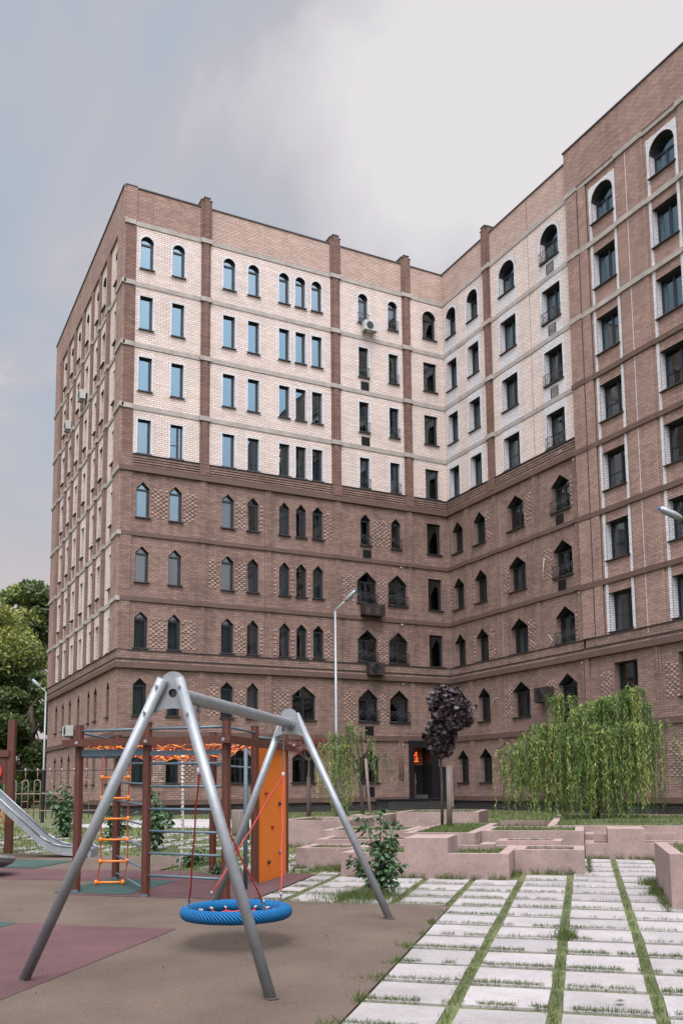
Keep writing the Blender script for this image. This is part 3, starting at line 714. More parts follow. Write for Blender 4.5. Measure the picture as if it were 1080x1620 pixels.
# end wall bands
mb = MB()
for a, b_, w in ((-0.095, 17.88, 0.095),): fbox(mb, F0, -0.094, 17.88, 2.78, 3.03, -0.02, w, bandm)
mb.build('floor_band', BLD)
mb = MB(); fbox(mb, F0, -0.1, 17.88, -0.22, 0.0, -0.02, 0.105, bandm); mb.build('plinth_band', BLD)
cornice_e(F0, 0.0, 17.9).build('cornice', BLD)
PIL0 = [(2.85, 3.48), (4.95, 5.30), (6.72, 7.16), (9.08, 9.65), (11.40, 11.95), (13.42, 13.96), (15.55, 16.05)]
for z in (9, 12, 15, 18, 21, 24):
    band(F0, 1.25, 16.4, z-0.16, z+0.04, 0.05, conc, [(a-.04, b_+.04) for a, b_ in PIL0], 0.09).build('floor_band', BLD)
    mb = MB(); fbox(mb, F0, -0.1, 1.25, z-0.16, z+0.04, -0.02, 0.16, conc); mb.build('floor_band', BLD); mb = MB(); fbox(mb, F0, 16.4, 17.88, z-0.16, z+0.04, -0.02, 0.16, conc); mb.build('floor_band', BLD)
# --- pilasters
def pilaster(F, a, b_, z0, z1, mt, k=3, out=0.10, nm='pilaster'):
    mb = MB(); w = b_-a
    fbox(mb, F, a, b_, z0, z1, -0.02, out*0.5, mt)
    if k == 3: fbox(mb, F, a+w*0.22, b_-w*0.22, z0, z1, -0.01, out, mt)
    else:
        fbox(mb, F, a+w*0.30, b_-w*0.30, z0, z1, -0.01, out, mt)
    return mb.build(nm, BLD)
for a, b_ in P1u: 
    pilaster(F1, a, b_, 15.69, 27, pilb)
    mb = MB(); fbox(mb, F1, a-0.03, b_+0.03, 27.02, 29.02, -0.75, 0.08, pilb); fbox(mb, F1, a+0.10, b_-0.10, 27.02, 29.12, -0.70, 0.15, pilb)
    fbox(mb, F1, a-0.06, b_+0.06, 29.02, 29.06, -0.78, 0.11, steel); fbox(mb, F1, a+0.07, b_-0.07, 29.12, 29.16, -0.73, 0.18, steel); mb.build('parapet_pier', BLD)
for a, b_ in P2u:
    pilaster(F2, a, b_, 15.69, 27, pilb)
    mb = MB(); fbox(mb, F2, a-0.03, b_+0.03, 27.02, 29.02, -0.75, 0.08, pilb); fbox(mb, F2, a+0.12, b_-0.12, 27.02, 29.12, -0.70, 0.15, pilb)
    fbox(mb, F2, a-0.06, b_+0.06, 29.02, 29.06, -0.78, 0.11, steel); fbox(mb, F2, a+0.09, b_-0.09, 29.12, 29.16, -0.73, 0.18, steel); mb.build('parapet_pier', BLD)
for a, b_ in P1l:
    for z0, z1 in ((3.03, 5.83), (6.66, 8.86), (9.06, 11.86), (12.06, 14.85)): pilaster(F1, a, b_, z0, z1, brown, 2, 0.07)
for a, b_ in P2l:
    for z0, z1 in ((0, 2.78), (3.03, 5.83), (6.66, 8.86), (9.06, 11.86), (12.06, 14.85)): pilaster(F2, a, b_, z0, z1, brown, 2, 0.07)
mb = MB()
for z0, z1 in ((6.66, 8.86), (9.06, 11.86), (12.06, 14.85)): fbox(mb, F1, -17.5, -17.0, z0, z1, -0.02, 0.05, brown)
for z0, z1 in ((15.7, 17.8), (18.02, 20.8), (21.02, 23.8), (24.02, 26.8)): fbox(mb, F1, -17.5, -17.02, z0, z1, -0.02, 0.05, pilb)
fbox(mb, F1, -17.5, -17.0, 27.02, 28.67, -0.02, 0.05, brownL)
mb.build('corner_pier', BLD)
mb = MB(); fbox(mb, F0, 0.0, 1.25, 6.66, 26.9, -0.02, 0.10, brownL); mb.build('corner_pier', BLD)
mb = MB(); fbox(mb, F0, 16.4, 17.8, 6.66, 26.9, -0.02, 0.10, brownL); mb.build('corner_pier', BLD)
for a, b_ in PIL0:
    mb = MB(); fbox(mb, F0, a, b_, 6.66, 26.9, -0.02, 0.07, pilb if 0 else brown); fbox(mb, F0, a+0.12, b_-0.12, 6.66, 26.9, -0.01, 0.12, brown); mb.build('pilaster', BLD)
mb = MB()
for (a, b_) in S0_:
    for fl in (9, 12, 15, 18, 21, 24):
        mb = MB(); fbox(mb, F0, a-0.02, b_+0.02, fl+0.04, fl+0.60, -0.02, 0.012, brownL); mb.build('window_spandrel', BLD)
# projecting wing details
mb = MB(); fbox(mb, F3, 10.38, 11.08, 6.66, 26.99, -0.3, 0.12, brownL); mb.build('corner_pier', BLD)
mb = MB(); fbox(mb, F3, 10.38, 10.62, -0.7, 5.83, -0.3, 0.10, brown); mb.build('corner_pier', BLD)
mb = MB(); fbox(mb, F3, 11.08, 11.60, 6.66, 26.99, -0.02, 0.07, brownL); fbox(mb, F3, 11.085, 11.115, 6.7, 26.9, 0.0, 0.085, sillshadem); fbox(mb, F3, 11.605, 11.63, 6.7, 26.9, -0.02, 0.02, sillshadem)  # thin dark strips paint in the shadow grooves along the pilaster edges
mb.build('pilaster', BLD)
for i in range(len(C3)-1):
    a, b_ = C3[i][1]+0.25, C3[i+1][0]-0.30
    mb = MB(); fbox(mb, F3, a, b_, 6.66, 26.99, -0.02, 0.05, brownL); fbox(mb, F3, a+0.55, a+0.575, 6.4, 29.0, -0.02, 0.137 if False else 0.058, white); mb.build('wall_panel', BLD)
    mb = MB(); c = b_-0.75
    for z0, z1 in ((0, 2.78), (3.03, 5.83)):
        fbox(mb, F3, c, c+0.34, z0, z1, -0.02, 0.04, brown); fbox(mb, F3, c+0.11, c+0.23, z0, z1, -0.02, 0.08, brown)
    mb.build('pilaster', BLD)
for z in (9, 12, 15, 18, 21, 24, 27):
    mt = bandm if z <= 18 else mat_b3 if 'mat_b3' in globals() else conc
    mb = MB(); zt = z+0.0
    fbox(mb, F3, 10.34, 29, zt-0.22, zt, -0.02, 0.085, bandm if z <= 18 else conc)
    fbox(mb, F3, 10.33, 11.12, zt-0.221, zt+0.001, -0.3, 0.155, bandm if z <= 18 else conc)
    for i in range(len(C3)-1):
        fbox(mb, F3, C3[i][1]+0.20, C3[i+1][0]-0.26, zt-0.2205, zt+0.0005, -0.02, 0.12, bandm if z <= 18 else conc)
    mb.build('floor_band', BLD)
for (a, b_) in C3:
    mb = MB()
    for s_ in (a-0.14, b_): fbox(mb, F3, s_, s_+0.14, 6.66, 26.45, -0.02, 0.022, white)
    op = [o for o in O3 if o['k'] == 'arch' and o['s0'] == a][0]
    outer = [Vector((a, 25.72, 0)), Vector((b_, 25.72, 0)), Vector((b_, 26.45, 0)), Vector((a, 26.45, 0))]
    pts = outline(op); arc = pts[2:]
    for i in range(len(arc)-1):
        p_, q_ = arc[i], arc[i+1]
        mb.face([F3.P(p_[0], p_[1], 0.022), F3.P(p_[0], 26.45, 0.022), F3.P(q_[0], 26.45, 0.022), F3.P(q_[0], q_[1], 0.022)], white)
    mb.face([F3.P(a-.14, 26.45, 0.022), F3.P(b_+.14, 26.45, 0.022), F3.P(b_+.14, 26.45, -0.02), F3.P(a-.14, 26.45, -0.02)], white)
    mb.build('window_surround', BLD)
# white brick surrounds on the cream walls
def surround(F, op, w=0.12, out=0.02, bottom=True):
    mb = MB(); pts = outline(op)
    if op['k'] == 'rect':
        a, b_, z0, z1 = op['s0'], op['s1'], op['z0'], op['z1']
        fbox(mb, F, a-w, a, z0-0.08, z1+0.10, -0.02, out, white); fbox(mb, F, b_, b_+w, z0-0.08, z1+0.10, -0.02, out, white)
        fbox(mb, F, a, b_, z1, z1+0.10, -0.02, out, white)
    else:
        a, b_, z0, z1 = op['s0'], op['s1'], op['z0'], op['z1']
        fbox(mb, F, a-w, a, z0-0.08, z1, -0.02, out, white); fbox(mb, F, b_, b_+w, z0-0.08, z1, -0.02, out, white)
        c = (a+b_)/2; r = (b_-a)/2; rz_ = op['za']-z1
        for i in range(12):
            t0, t1 = math.pi*i/12, math.pi*(i+1)/12
            f = lambda t, g_: F.P(c+(r+g_)*math.cos(t), z1+(rz_+g_)*math.sin(t), out)
            mb.face([f(t0, 0), f(t0, w), f(t1, w), f(t1, 0)], white)
            g0 = lambda t: F.P(c+(r+w)*math.cos(t), z1+(rz_+w)*math.sin(t), -0.01)
            mb.face([f(t0, w), g0(t0), g0(t1), f(t1, w)], sillshadem)
    return mb
for op in O1:
    if op['k'] != 'point' and op['z0'] > 15 and op['s0'] != -1.30:
        surround(F1, op, 0.13 if not (-9.9 < op['s0'] < -7.9) else 0.125).build('window_surround', BLD)
for op in O2:
    if op['z0'] > 15:
        surround(F2, op, 0.16, 0.018).build('window_surround', BLD)
        fl = math.floor(op['z0']/3)*3
        if fl > 15:
            mbp = MB(); fbox(mbp, F2, op['s0']-0.16, op['s1']+0.16, fl+0.03, op['z0']-0.085, -0.02, 0.014, white); mbp.build('white_brick_panel', BLD)
        if fl >= 24: continue
        mbp = MB(); fbox(mbp, F2, op['s0']-0.16, op['s1']+0.16, op['z1']+0.105, fl+2.79, -0.02, 0.014, white); mbp.build('white_brick_panel', BLD)
for a, b_, z0, z1, mt in ((7.46, 7.475, 15.7, 28.6, pilb), (0.05, 0.068, -0.6, 14.8, conc), (4.60, 4.618, -0.6, 14.8, conc)):
    mb = MB(); fbox(mb, F2, a, b_, z0, z1, -0.02, 0.008, mt); mb.build('expansion_joint', BLD)
# --- windows
for op in O1: window(F1, op, 0.0)
for op in O2: window(F2, op, -math.pi/2)
for op in O3: window(F3, op, -math.pi/2)
for op in O0: window(F0, op, -math.pi/2)
# --- relief brickwork between the pointed windows
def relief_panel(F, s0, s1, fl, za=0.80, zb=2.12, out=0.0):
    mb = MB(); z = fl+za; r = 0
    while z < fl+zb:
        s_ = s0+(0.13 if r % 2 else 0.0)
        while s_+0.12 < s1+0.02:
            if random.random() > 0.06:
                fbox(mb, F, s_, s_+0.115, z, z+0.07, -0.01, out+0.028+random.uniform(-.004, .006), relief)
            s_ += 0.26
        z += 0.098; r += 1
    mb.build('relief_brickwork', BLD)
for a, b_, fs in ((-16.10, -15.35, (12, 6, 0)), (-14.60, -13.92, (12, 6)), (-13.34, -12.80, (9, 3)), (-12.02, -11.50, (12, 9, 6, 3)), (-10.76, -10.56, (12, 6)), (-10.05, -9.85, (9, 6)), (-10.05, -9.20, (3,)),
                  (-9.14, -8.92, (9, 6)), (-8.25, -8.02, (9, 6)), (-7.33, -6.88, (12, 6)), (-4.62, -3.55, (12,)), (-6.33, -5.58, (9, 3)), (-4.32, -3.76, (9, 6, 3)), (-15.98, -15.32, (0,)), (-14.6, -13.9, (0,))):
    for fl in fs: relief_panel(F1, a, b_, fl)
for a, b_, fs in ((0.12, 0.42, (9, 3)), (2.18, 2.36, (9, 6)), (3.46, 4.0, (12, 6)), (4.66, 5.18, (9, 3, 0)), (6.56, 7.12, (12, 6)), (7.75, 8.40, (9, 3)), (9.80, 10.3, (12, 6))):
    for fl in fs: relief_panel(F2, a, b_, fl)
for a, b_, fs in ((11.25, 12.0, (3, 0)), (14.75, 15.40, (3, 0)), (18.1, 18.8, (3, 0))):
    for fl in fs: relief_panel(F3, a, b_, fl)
# --- railings and vents
def railing(F, a, b_, z, deco=True):
    mb = MB(); o0, o1 = -0.06, 0.09; h = 0.52
    f = lambda s_, zz, oo: F.P(s_, zz, oo)
    T = lambda p, q, r=0.012: mb.tube([p, q], r, railm, 5)
    for zz in (z+0.03, z+h): T(f(a-0.03, zz, o1), f(b_+0.03, zz, o1), 0.016); T(f(a-0.03, zz, o1), f(a-0.03, zz, -0.02)); T(f(b_+0.03, zz, o1), f(b_+0.03, zz, -0.02))
    n = max(4, int((b_-a)/0.12))
    for i in range(n+1):
        s_ = a-0.03+(b_-a+0.06)*i/n; T(f(s_, z+0.03, o1), f(s_, z+h, o1), 0.009)
    m2 = max(2, int((b_-a)/0.35))
    for i in range(m2):
        s0 = a+(b_-a)*i/m2; s1 = a+(b_-a)*(i+1)/m2
        T(f(s0, z+0.08, o1), f(s1, z+h-0.05, o1), 0.008); T(f(s1, z+0.08, o1), f(s0, z+h-0.05, o1), 0.008)
    mb.build('window_railing', BLD)
def vent(F, a, b_, z0, z1):
    mb = MB(); fbox(mb, F, a, b_, z0, z1, -0.02, 0.01, black)
    for s_ in (a, b_-0.03): fbox(mb, F, s_, s_+0.03, z0, z1, -0.02, 0.035, framem)
    n = 6
    for i in range(n+1):
        z = z0+(z1-z0-0.02)*i/n; fbox(mb, F, a+0.01, b_-0.01, z, z+0.022, 0.0, 0.032, framem)
    mb.build('vent_grille', BLD)
for op in O1:
    if op['s0'] in (MID[0][0], MID[1][0], -5.50, -3.70) and op['z0'] > 3: railing(F1, op['s0'], op['s1'], op['z0'])
for op in O2:
    if op['s0'] in (8.38, 8.48): railing(F2, op['s0'], op['s1'], op['z0'])
for fl in (0, 3, 12, 15, 18, 21): vent(F1, -5.16, -4.68, fl+0.02, fl+0.50)
for fl in (0, 3, 6, 9, 12, 15, 18, 21, 24): vent(F2, 8.76, 9.27, fl+0.06, fl+0.54)
# --- entrance
mb = MB()
fbox(mb, F1, -2.66, PORT[0], -0.12, 2.83, -0.02, 0.14, black); fbox(mb, F1, PORT[1], -0.96, -0.66, 2.83, -0.02, 0.14, black); fbox(mb, F1, PORT[0], PORT[1], 2.47, 2.83, -0.02, 0.14, black)
mb.build('entrance_portal', BLD)
mb = MB(); y = -0.75
fbox(mb, F1, PORT[0], PORT[1], 1.60, 2.47, y-0.05, y, copper)
fbox(mb, F1, PORT[0], PORT[1], -0.10, 1.30, y-0.06, y-0.02, black)
fbox(mb, F1, PORT[0]+0.10, PORT[0]+0.62, -0.10, 1.20, y-0.05, y+0.0, copper)
pts = [(-1.90+0.42*math.cos(t), 1.30+0.34*math.sin(t)) for t in [math.pi*i/10 for i in range(11)]]
mb.prism([F1.P(a, b_, y+0.02) for a, b_ in pts], (0, 0.03, 0), black)
fbox(mb, F1, PORT[0], PORT[1], 1.26, 1.62, y-0.045, y-0.01, black)
dr = mb.build('entrance_door', BLD); dr['label'] = 'copper coloured entrance door with arched fanlight'
mb = MB(); mb.tube([F1.P(PORT[0]+0.58, 0.45, y+0.05), F1.P(PORT[0]+0.58, 0.85, y+0.05)], 0.02, galv, 8); hnd = mb.build('handle'); hnd.parent = dr
mb = MB()   # the lit house number 4
def stroke(pts_, w=0.011): mb.tube([F1.P(a, b_, -0.62) for a, b_ in pts_], w, lit4, 6)
stroke([(-1.82, 2.28), (-2.02, 1.93), (-1.72, 1.93)]); stroke([(-1.82, 2.28), (-1.80, 1.78)]); stroke([(-1.95, 1.80), (-1.72, 1.80)], 0.016)
mb.build('house_number', BLD)
mb = MB(); fbox(mb, F1, -0.95, -0.20, -0.66, 1.50, -0.02, 0.10, black); fbox(mb, F1, -0.86, -0.28, -0.60, 1.40, 0.10, 0.115, framem); fbox(mb, F1, -0.20, -0.11, -0.66, 1.52, -0.02, 0.16, pinkc)
mb.build('service_door', BLD)
mb = MB(); fbox(mb, F1, -4.60, -1.30, -0.75, -0.14, 0.0, 1.3, darkb); fbox(mb, F1, -4.66, -1.26, -0.14, -0.10, 0.0, 1.36, framem)
for k in range(3): fbox(mb, F1, -1.30, -0.70-0.0*k, -0.75, -0.52+0.12*k, 0.16, 1.2-0.3*k, darkb)
mb.build('entrance_steps', BLD)
for s_ in (-3.22, -3.06):
    mb = MB(); mb.tube([F1.P(s_, 2.78, 0.08), F1.P(s_, 0.95, 0.08)], 0.035, pilb, 8); mb.tube([F1.P(s_, 0.95, 0.08), F1.P(s_-0.04, 0.86, 0.15)], 0.04, black, 8); mb.build('downpipe', BLD)
for F, s_, z in ((F1, -2.95, 11.78), (F1, -2.95, 8.78), (F1, -2.95, 5.72), (F1, -3.02, 2.62), (F2, 10.1, 14.72), (F2, 10.12, 11.75), (F2, 10.12, 8.75), (F2, 10.12, 5.7), (F1, -9.35, 2.5)):
    mb = MB(); mb.tube([F.P(s_, z, -0.01), F.P(s_, z, 0.08)], 0.045, acm, 8); mb.build('security_camera', BLD)
# chandelier in one lit flat
mb = MB()
for i in range(5): 
    c = F1.P(-9.50+0.03*math.sin(i*2), 16.7+0.14*i, -0.6); mb.tube([c-Vector((0, 0, .025)), c+Vector((0, 0, .025))], 0.025, litlamp, 6)
mb.build('chandelier', BLD)

# ------------------------------------------------------------------ air conditioners and boxes hung on the walls
def ac_unit(F, s0, s1, z0, z1, label, dark=False, depth=0.32, out=0.12):
    c = F.P((s0+s1)/2, z0, out)
    t = empty('air_conditioner', c, label, 'air conditioner'); mt = dkbox if dark else acm
    mb = MB(); fbox(mb, F, s0, s1, z0, z1, out, out+depth, mt)
    mb.build('casing', t)
    w = s1-s0; h = z1-z0; cs = s0+w*0.40; r = h*0.40
    mb = MB(); 
    for rr in (r, r*0.7, r*0.4): mb.tube([F.P(cs+rr*math.cos(a), (z0+z1)/2+rr*math.sin(a), out+depth+0.008) for a in [2*math.pi*i/20 for i in range(20)]], 0.008, black if not dark else framem, 4, closed=True)
    mb.tube([F.P(cs, (z0+z1)/2, out+depth-0.002), F.P(cs, (z0+z1)/2, out+depth+0.012)], r*0.97, framem if not dark else black, 20); mb.build('fan_grille', t)
    mb = MB(); 
    for s_ in (s0+0.1, s1-0.13): fbox(mb, F, s_, s_+0.03, z0-0.04, z0-0.002, 0, out+depth+0.02, boltm); fbox(mb, F, s_, s_+0.03, z0-0.28, z0-0.04, 0, 0.03, boltm)
    mb.build('bracket', t)
ac_unit(F1, -5.10, -4.35, 24.22, 24.72, 'white air conditioner under a top floor arched window of the long front wall')
ac_unit(F1, -5.10, -4.24, 6.06, 6.66, 'dark boxed air conditioner under a balcony window right of the street lamp', True, 0.38)
ac_unit(F2, 7.40, 8.30, 4.20, 4.85, 'dark boxed air conditioner above the willow crown', True, 0.38)
ac_unit(F0, 8.0, 8.7, 21.35, 21.85, 'upper white air conditioner on the narrow end wall', depth=0.30, out=0.12)
ac_unit(F0, 12.0, 12.7, 21.1, 21.6, 'lower white air conditioner on the narrow end wall', depth=0.30, out=0.12)
ac_unit(F0, 9.0, 10.2, 3.30, 3.85, 'white air conditioner low on the end wall beside the wooden post', depth=0.35)
t = empty('planter_box', F1.P(-4.76, 9.05, 0.2), 'dark slatted box hanging under a balcony window beside the lamp head', 'window box')
mb = MB(); fbox(mb, F1, -5.36, -4.20, 9.05, 9.10, 0.06, 0.52, dkbox)
for k in range(7): fbox(mb, F1, -5.36, -4.20, 9.12+0.075*k, 9.17+0.075*k, 0.50, 0.53, dkbox)
for s_ in (-5.36, -4.80, -4.23): fbox(mb, F1, s_, s_+0.03, 9.05, 9.66, 0.04, 0.54, dkbox)
mb.build('slat_panel', t)
for F, pts in ((F2, [(8.05, 6.65), (8.25, 6.95), (8.12, 7.1), (8.0, 7.25)]), (F2, [(7.75, 9.6), (7.78, 10.2), (7.9, 10.8)]), (F0, [(12.3, 3.0), (12.2, 3.4), (12.8, 3.6)]), (F2, [(3.5, 4.0), (3.8, 4.7), (4.05, 4.75)]), (F2, [(9.4, 15.4), (9.0, 15.35), (8.8, 15.3)])):
    mb = MB(); mb.tube([F.P(a, b_, 0.05) for a, b_ in pts], 0.018, acm, 5); mb.build('loose_cable', BLD)

# ------------------------------------------------------------------ swing
def P_(a, d, h): return W(a, d, h)
NM, FM = (-1.335, 7.26), (-0.62, 10.80)
bd = Vector((FM[0]-NM[0], FM[1]-NM[1])); bd.normalize()
SW = empty('swing_frame', W(-1.04, 9.04), 'grey steel tube swing frame with two A shaped ends on the brown rubber floor', 'swing frame')
zt = gz(9)+2.28       # level beam, world z
def wz(a, d, z): v = W(a, d); v.z = z; return v
def leg(foot, side, mid):
    s_ = Vector((bd.y, -bd.x))
    top = (mid[0]+s_.x*side*0.068, mid[1]+s_.y*side*0.068)
    off = (-bd.x*0.06, -bd.y*0.06) if mid is NM else (bd.x*0.06, bd.y*0.06)
    p0 = W(foot[0], foot[1], 0.0); p1 = wz(top[0]+off[0], top[1]+off[1], zt+0.09)
    mb = MB(); mb.tube([p0, p1], 0.043, galv, 20)
    o = mb.build('leg', SW, uv=False)
    dr_ = (p1-p0).normalized(); out = Vector((E1*off[0]+E2*off[1])).normalized()
    mb = MB()
    for k in (0.07, 0.30): c = p1-dr_*k; mb.tube([c+out*0.03, c+out*0.058], 0.013, boltm, 6)
    mb.tube([p0+Vector((0, 0, 0.022)), p0+Vector((0, 0, 0.032))], 0.055, rubber_b, 16)
    b2 = mb.build('bolt'); b2.parent = o; b2.location = (0, 0, 0)
leg((-2.58, 7.62), -1, NM); leg((-0.53, 6.95), 1, NM); leg((0.52, 10.44), 1, FM); leg((-1.56, 11.14), -1, FM)
for mid, sg in ((NM, -1), (FM, 1)):
    s_ = Vector((bd.y, -bd.x)); mb = MB()
    def q(x, z, off=0.0): return wz(mid[0]+s_.x*x+bd.x*off*sg, mid[1]+s_.y*x+bd.y*off*sg, zt+z)
    out_ = [(0.105*math.cos(t), 0.045+0.11*math.sin(t)) for t in [math.pi*i/12 for i in range(13)]]
    out_ += [(-0.13, -0.04), (-0.195, -0.185), (-0.10, -0.15), (0, -0.14), (0.10, -0.15), (0.195, -0.185), (0.13, -0.04)]
    hole = [(0.0+0.036*math.cos(t), -0.02+0.036*math.sin(t)) for t in [2*math.pi*i/16 for i in range(16)]]
    loops = [[Vector((*p, 0)) for p in out_], [Vector((*p, 0)) for p in hole]]; flat = [p for l in loops for p in l]
    for o_ in (0.0, 0.012):
        for tt in tessellate_polygon(loops): mb.face([q(flat[i].x, flat[i].y, o_) for i in tt], galv)
    for lp in loops:
        for i in range(len(lp)): a, b_ = lp[i], lp[(i+1) % len(lp)]; mb.face([q(a.x, a.y, 0), q(b_.x, b_.y, 0), q(b_.x, b_.y, 0.012), q(a.x, a.y, 0.012)], galv)
    mb.build('end_plate', SW, uv=False)
mb = MB()
b0 = wz(NM[0], NM[1], zt-0.02); b1 = wz(FM[0], FM[1], zt-0.02)
mb.tube([b0, b1], 0.056, galv, 24, caps=False); mb.build('top_beam', SW, uv=False)
mb = MB(); mb.tube([b0.lerp(b1, 0.003), b0.lerp(b1, 0.006)], 0.054, black, 20); mb.tube([b0.lerp(b1, 0.985), b0.lerp(b1, 0.99)], 0.075, galv, 20); mb.build('beam_collar', SW, uv=False)
# nest swing
RC = W(-1.03, 9.04, 0.33)
NS = empty('nest_swing', W(-1.03, 9.04), 'round blue rope ring nest swing hanging from the steel frame on red ropes', 'nest swing')
B3 = E1*bd.x+E2*bd.y; S3 = E1*bd.y-E2*bd.x
rad, tr = 0.475, 0.062
me = D.meshes.new('ring'); V = []; Fc = []; UVs = []
NU, NV = 72, 16
for i in range(NU):
    a = 2*math.pi*i/NU; c = RC+(E1*math.cos(a)+E2*math.sin(a))*rad; e_ = (E1*math.cos(a)+E2*math.sin(a))
    for j in range(NV): t = 2*math.pi*j/NV; V.append(tuple(c+e_*tr*math.cos(t)+Vector((0, 0, tr*math.sin(t)))))
for i in range(NU):
    for j in range(NV): Fc.append((i*NV+j, ((i+1) % NU)*NV+j, ((i+1) % NU)*NV+(j+1) % NV, i*NV+(j+1) % NV)); UVs += [(i*0.04, j*0.024), ((i+1)*0.04, j*0.024), ((i+1)*0.04, (j+1)*0.024), (i*0.04, (j+1)*0.024)]
me.from_pydata(V, [], Fc); me.materials.append(bluerope); me.polygons.foreach_set('use_smooth', [True]*len(Fc)); l = me.uv_layers.new(name='uv'); l.data.foreach_set('uv', np.array(UVs).ravel()); put('ring', me, NS)
mb = MB()
def rr(a, r, z): return RC+(E1*math.cos(a)+E2*math.sin(a))*r+Vector((0, 0, z))
for i in range(16):
    a = 2*math.pi*i/16; mb.tube([rr(a, 0.43, 0.0), rr(a, 0.36, -0.03), rr(a, 0.2, -0.075), rr(a, 0.05, -0.09)], 0.007, rrope, 5)
    mb.tube([rr(a, 0.435, 0.0), rr(a, 0.37, 0.0)], 0.010, wrope, 5)
for r_, z in ((0.35, -0.035), (0.27, -0.06), (0.19, -0.075), (0.11, -0.088), (0.05, -0.09)):
    mb.tube([rr(2*math.pi*i/32, r_, z-(0.012 if i % 2 else 0)) for i in range(32)], 0.009, rrope, 5, closed=True)
mb.build('net', NS, uv=False)
for hi, tpar in enumerate((0.16, 0.93)):
    top = b0.lerp(b1, tpar)-Vector((0, 0, 0.056)); sgn = -1 if hi == 0 else 1
    knot = top-Vector((0, 0, 0.55))
    knot += B3*(0.02*-sgn)
    mb = MB(); mb.tube([top+Vector((0, 0, .03)), top-Vector((0, 0, 0.05))], 0.022, boltm, 8)
    n = 16
    for k in range(n):
        c = (top-Vector((0, 0, 0.05))).lerp(knot, (k+0.5)/n); ax = S3 if k % 2 else B3; dz = (knot-top).normalized()
        mb.tube([c+dz*0.019*math.cos(t)+ax*0.0095*math.sin(t) for t in [2*math.pi*i/8 for i in range(8)]], 0.0042, boltm, 4, closed=True)
    mb.build('chain', NS, uv=False)
    for sd in (-1, 1):
        at = RC+S3*(0.36*sd)+B3*(0.31*sgn)+Vector((0, 0, tr))
        mb = MB(); pts = [knot.lerp(at+Vector((0, 0, 0.06)), k/8)+S3*(0.006*math.sin(k*2.1)) for k in range(9)]
        mb.tube(pts, 0.0085, rrope, 6)
        mb.build('rope', NS, uv=False)
        mb = MB(); mb.tube([at+Vector((0, 0, 0.09)), at+Vector((0, 0, 0.055))], 0.014, galv, 8)
        for k in range(3): c = at+Vector((0, 0, 0.045-0.022*k)); mb.tube([c+Vector((0, 0, 0.014*math.cos(t)))+(S3 if k % 2 else B3)*0.009*math.sin(t) for t in [2*math.pi*i/8 for i in range(8)]], 0.0045, boltm, 4, closed=True)
        mb.build('shackle', NS, uv=False)
    mb = MB(); mb.tube([knot+Vector((0, 0, 0.03)), knot-Vector((0, 0, 0.03))], 0.018, acm, 8); mb.build('rope_clamp', NS, uv=False)

# ------------------------------------------------------------------ climbing frame
CF = empty('jungle_gym', W(-2.4, 13.2), 'brown wooden climbing frame with orange net roof and orange climbing panel', 'climbing frame')
random.seed(21)
PO = dict(A=(-3.68, 12.92, 2.31), B=(-2.62, 12.42, 2.32), C=(-1.49, 11.88, 2.32), D=(-3.50, 14.40, 2.22), E=(-2.10, 15.05, 2.28), F=(-1.29, 13.64, 2.31), G=(-0.93, 14.95, 2.25))
for k, (a, d, h) in PO.items():
    mb = MB(); c = W(a, d); w = 0.055
    r1, r2 = E1*w, E2*w; z0, z1 = Vector((0, 0, 0.04)), Vector((0, 0, h))
    ch = 0.35
    pl = [(-1, -ch), (-ch, -1), (ch, -1), (1, -ch), (1, ch), (ch, 1), (-ch, 1), (-1, ch)]
    mb.prism([c+r1*x+r2*y+z0 for x, y in pl], z1-z0, wood)
    mb.prism([c+r1*x*1.06+r2*y*1.06+z1 for x, y in pl], (0, 0, 0.012), dkbox)
    for s_ in (-1, 1): mb.hexa([c+r1*x+r2*(s_*1.05+y)+Vector((0, 0, zz)) for zz in (0, 0.06) for x, y in ((-.8, -.05), (.8, -.05), (.8, .05), (-.8, .05))], bluem)
    mb.build('post', CF, uv=False)
def plank(p0, p1, hw, hh, mt, name='beam', par=CF):
    t = (p1-p0); t.z = 0; t.normalize(); s_ = t.cross(Vector((0, 0, 1)))*hw; z = Vector((0, 0, hh))
    mb = MB(); mb.hexa([p0-s_-z, p0+s_-z, p1+s_-z, p1-s_-z, p0-s_+z, p0+s_+z, p1+s_+z, p1-s_+z], mt); return mb.build(name, par, uv=False)
A_, B_, C_, D_, E_, F_, G_ = [PO[k] for k in 'ABCDEFG']
def pt(k, h, dx=0.0, dd=0.0): return W(k[0]+dx, k[1]+dd, h)
plank(W(-3.90, 12.93-0.03, 2.07), W(-1.42, 11.76, 2.07), 0.03, 0.048, wood)
plank(W(-1.44, 11.62, 2.07), W(-0.80, 15.25, 2.02), 0.03, 0.048, wood)
plank(W(-3.66, 12.8, 2.06), W(-3.44, 14.6, 2.05), 0.03, 0.04, wood)
plank(W(-3.6, 14.45, 2.05), W(-0.85, 15.0, 2.03), 0.03, 0.04, wood)
mb = MB()
for (a, d, dx, dd) in ((-3.68, 12.92, 0, -0.14), (-2.62, 12.42, 0, -0.13), (-1.49, 11.88, -0.02, -0.17), (-1.40, 12.2, 0.07, 0), (-1.15, 13.64, 0.02, 0), (-0.85, 14.95, 0.07, 0)):
    c = W(a+dx, d+dd, 2.07); mb.tube([c, c-E2*0.03], 0.022, galv, 10)
mb.build('bolt', CF, uv=False)
def railt(p0, p1, r=0.018, mt=bluem, name='rail'):
    mb = MB(); mb.tube([p0, p1], r, mt, 10); mb.build(name, CF, uv=False)
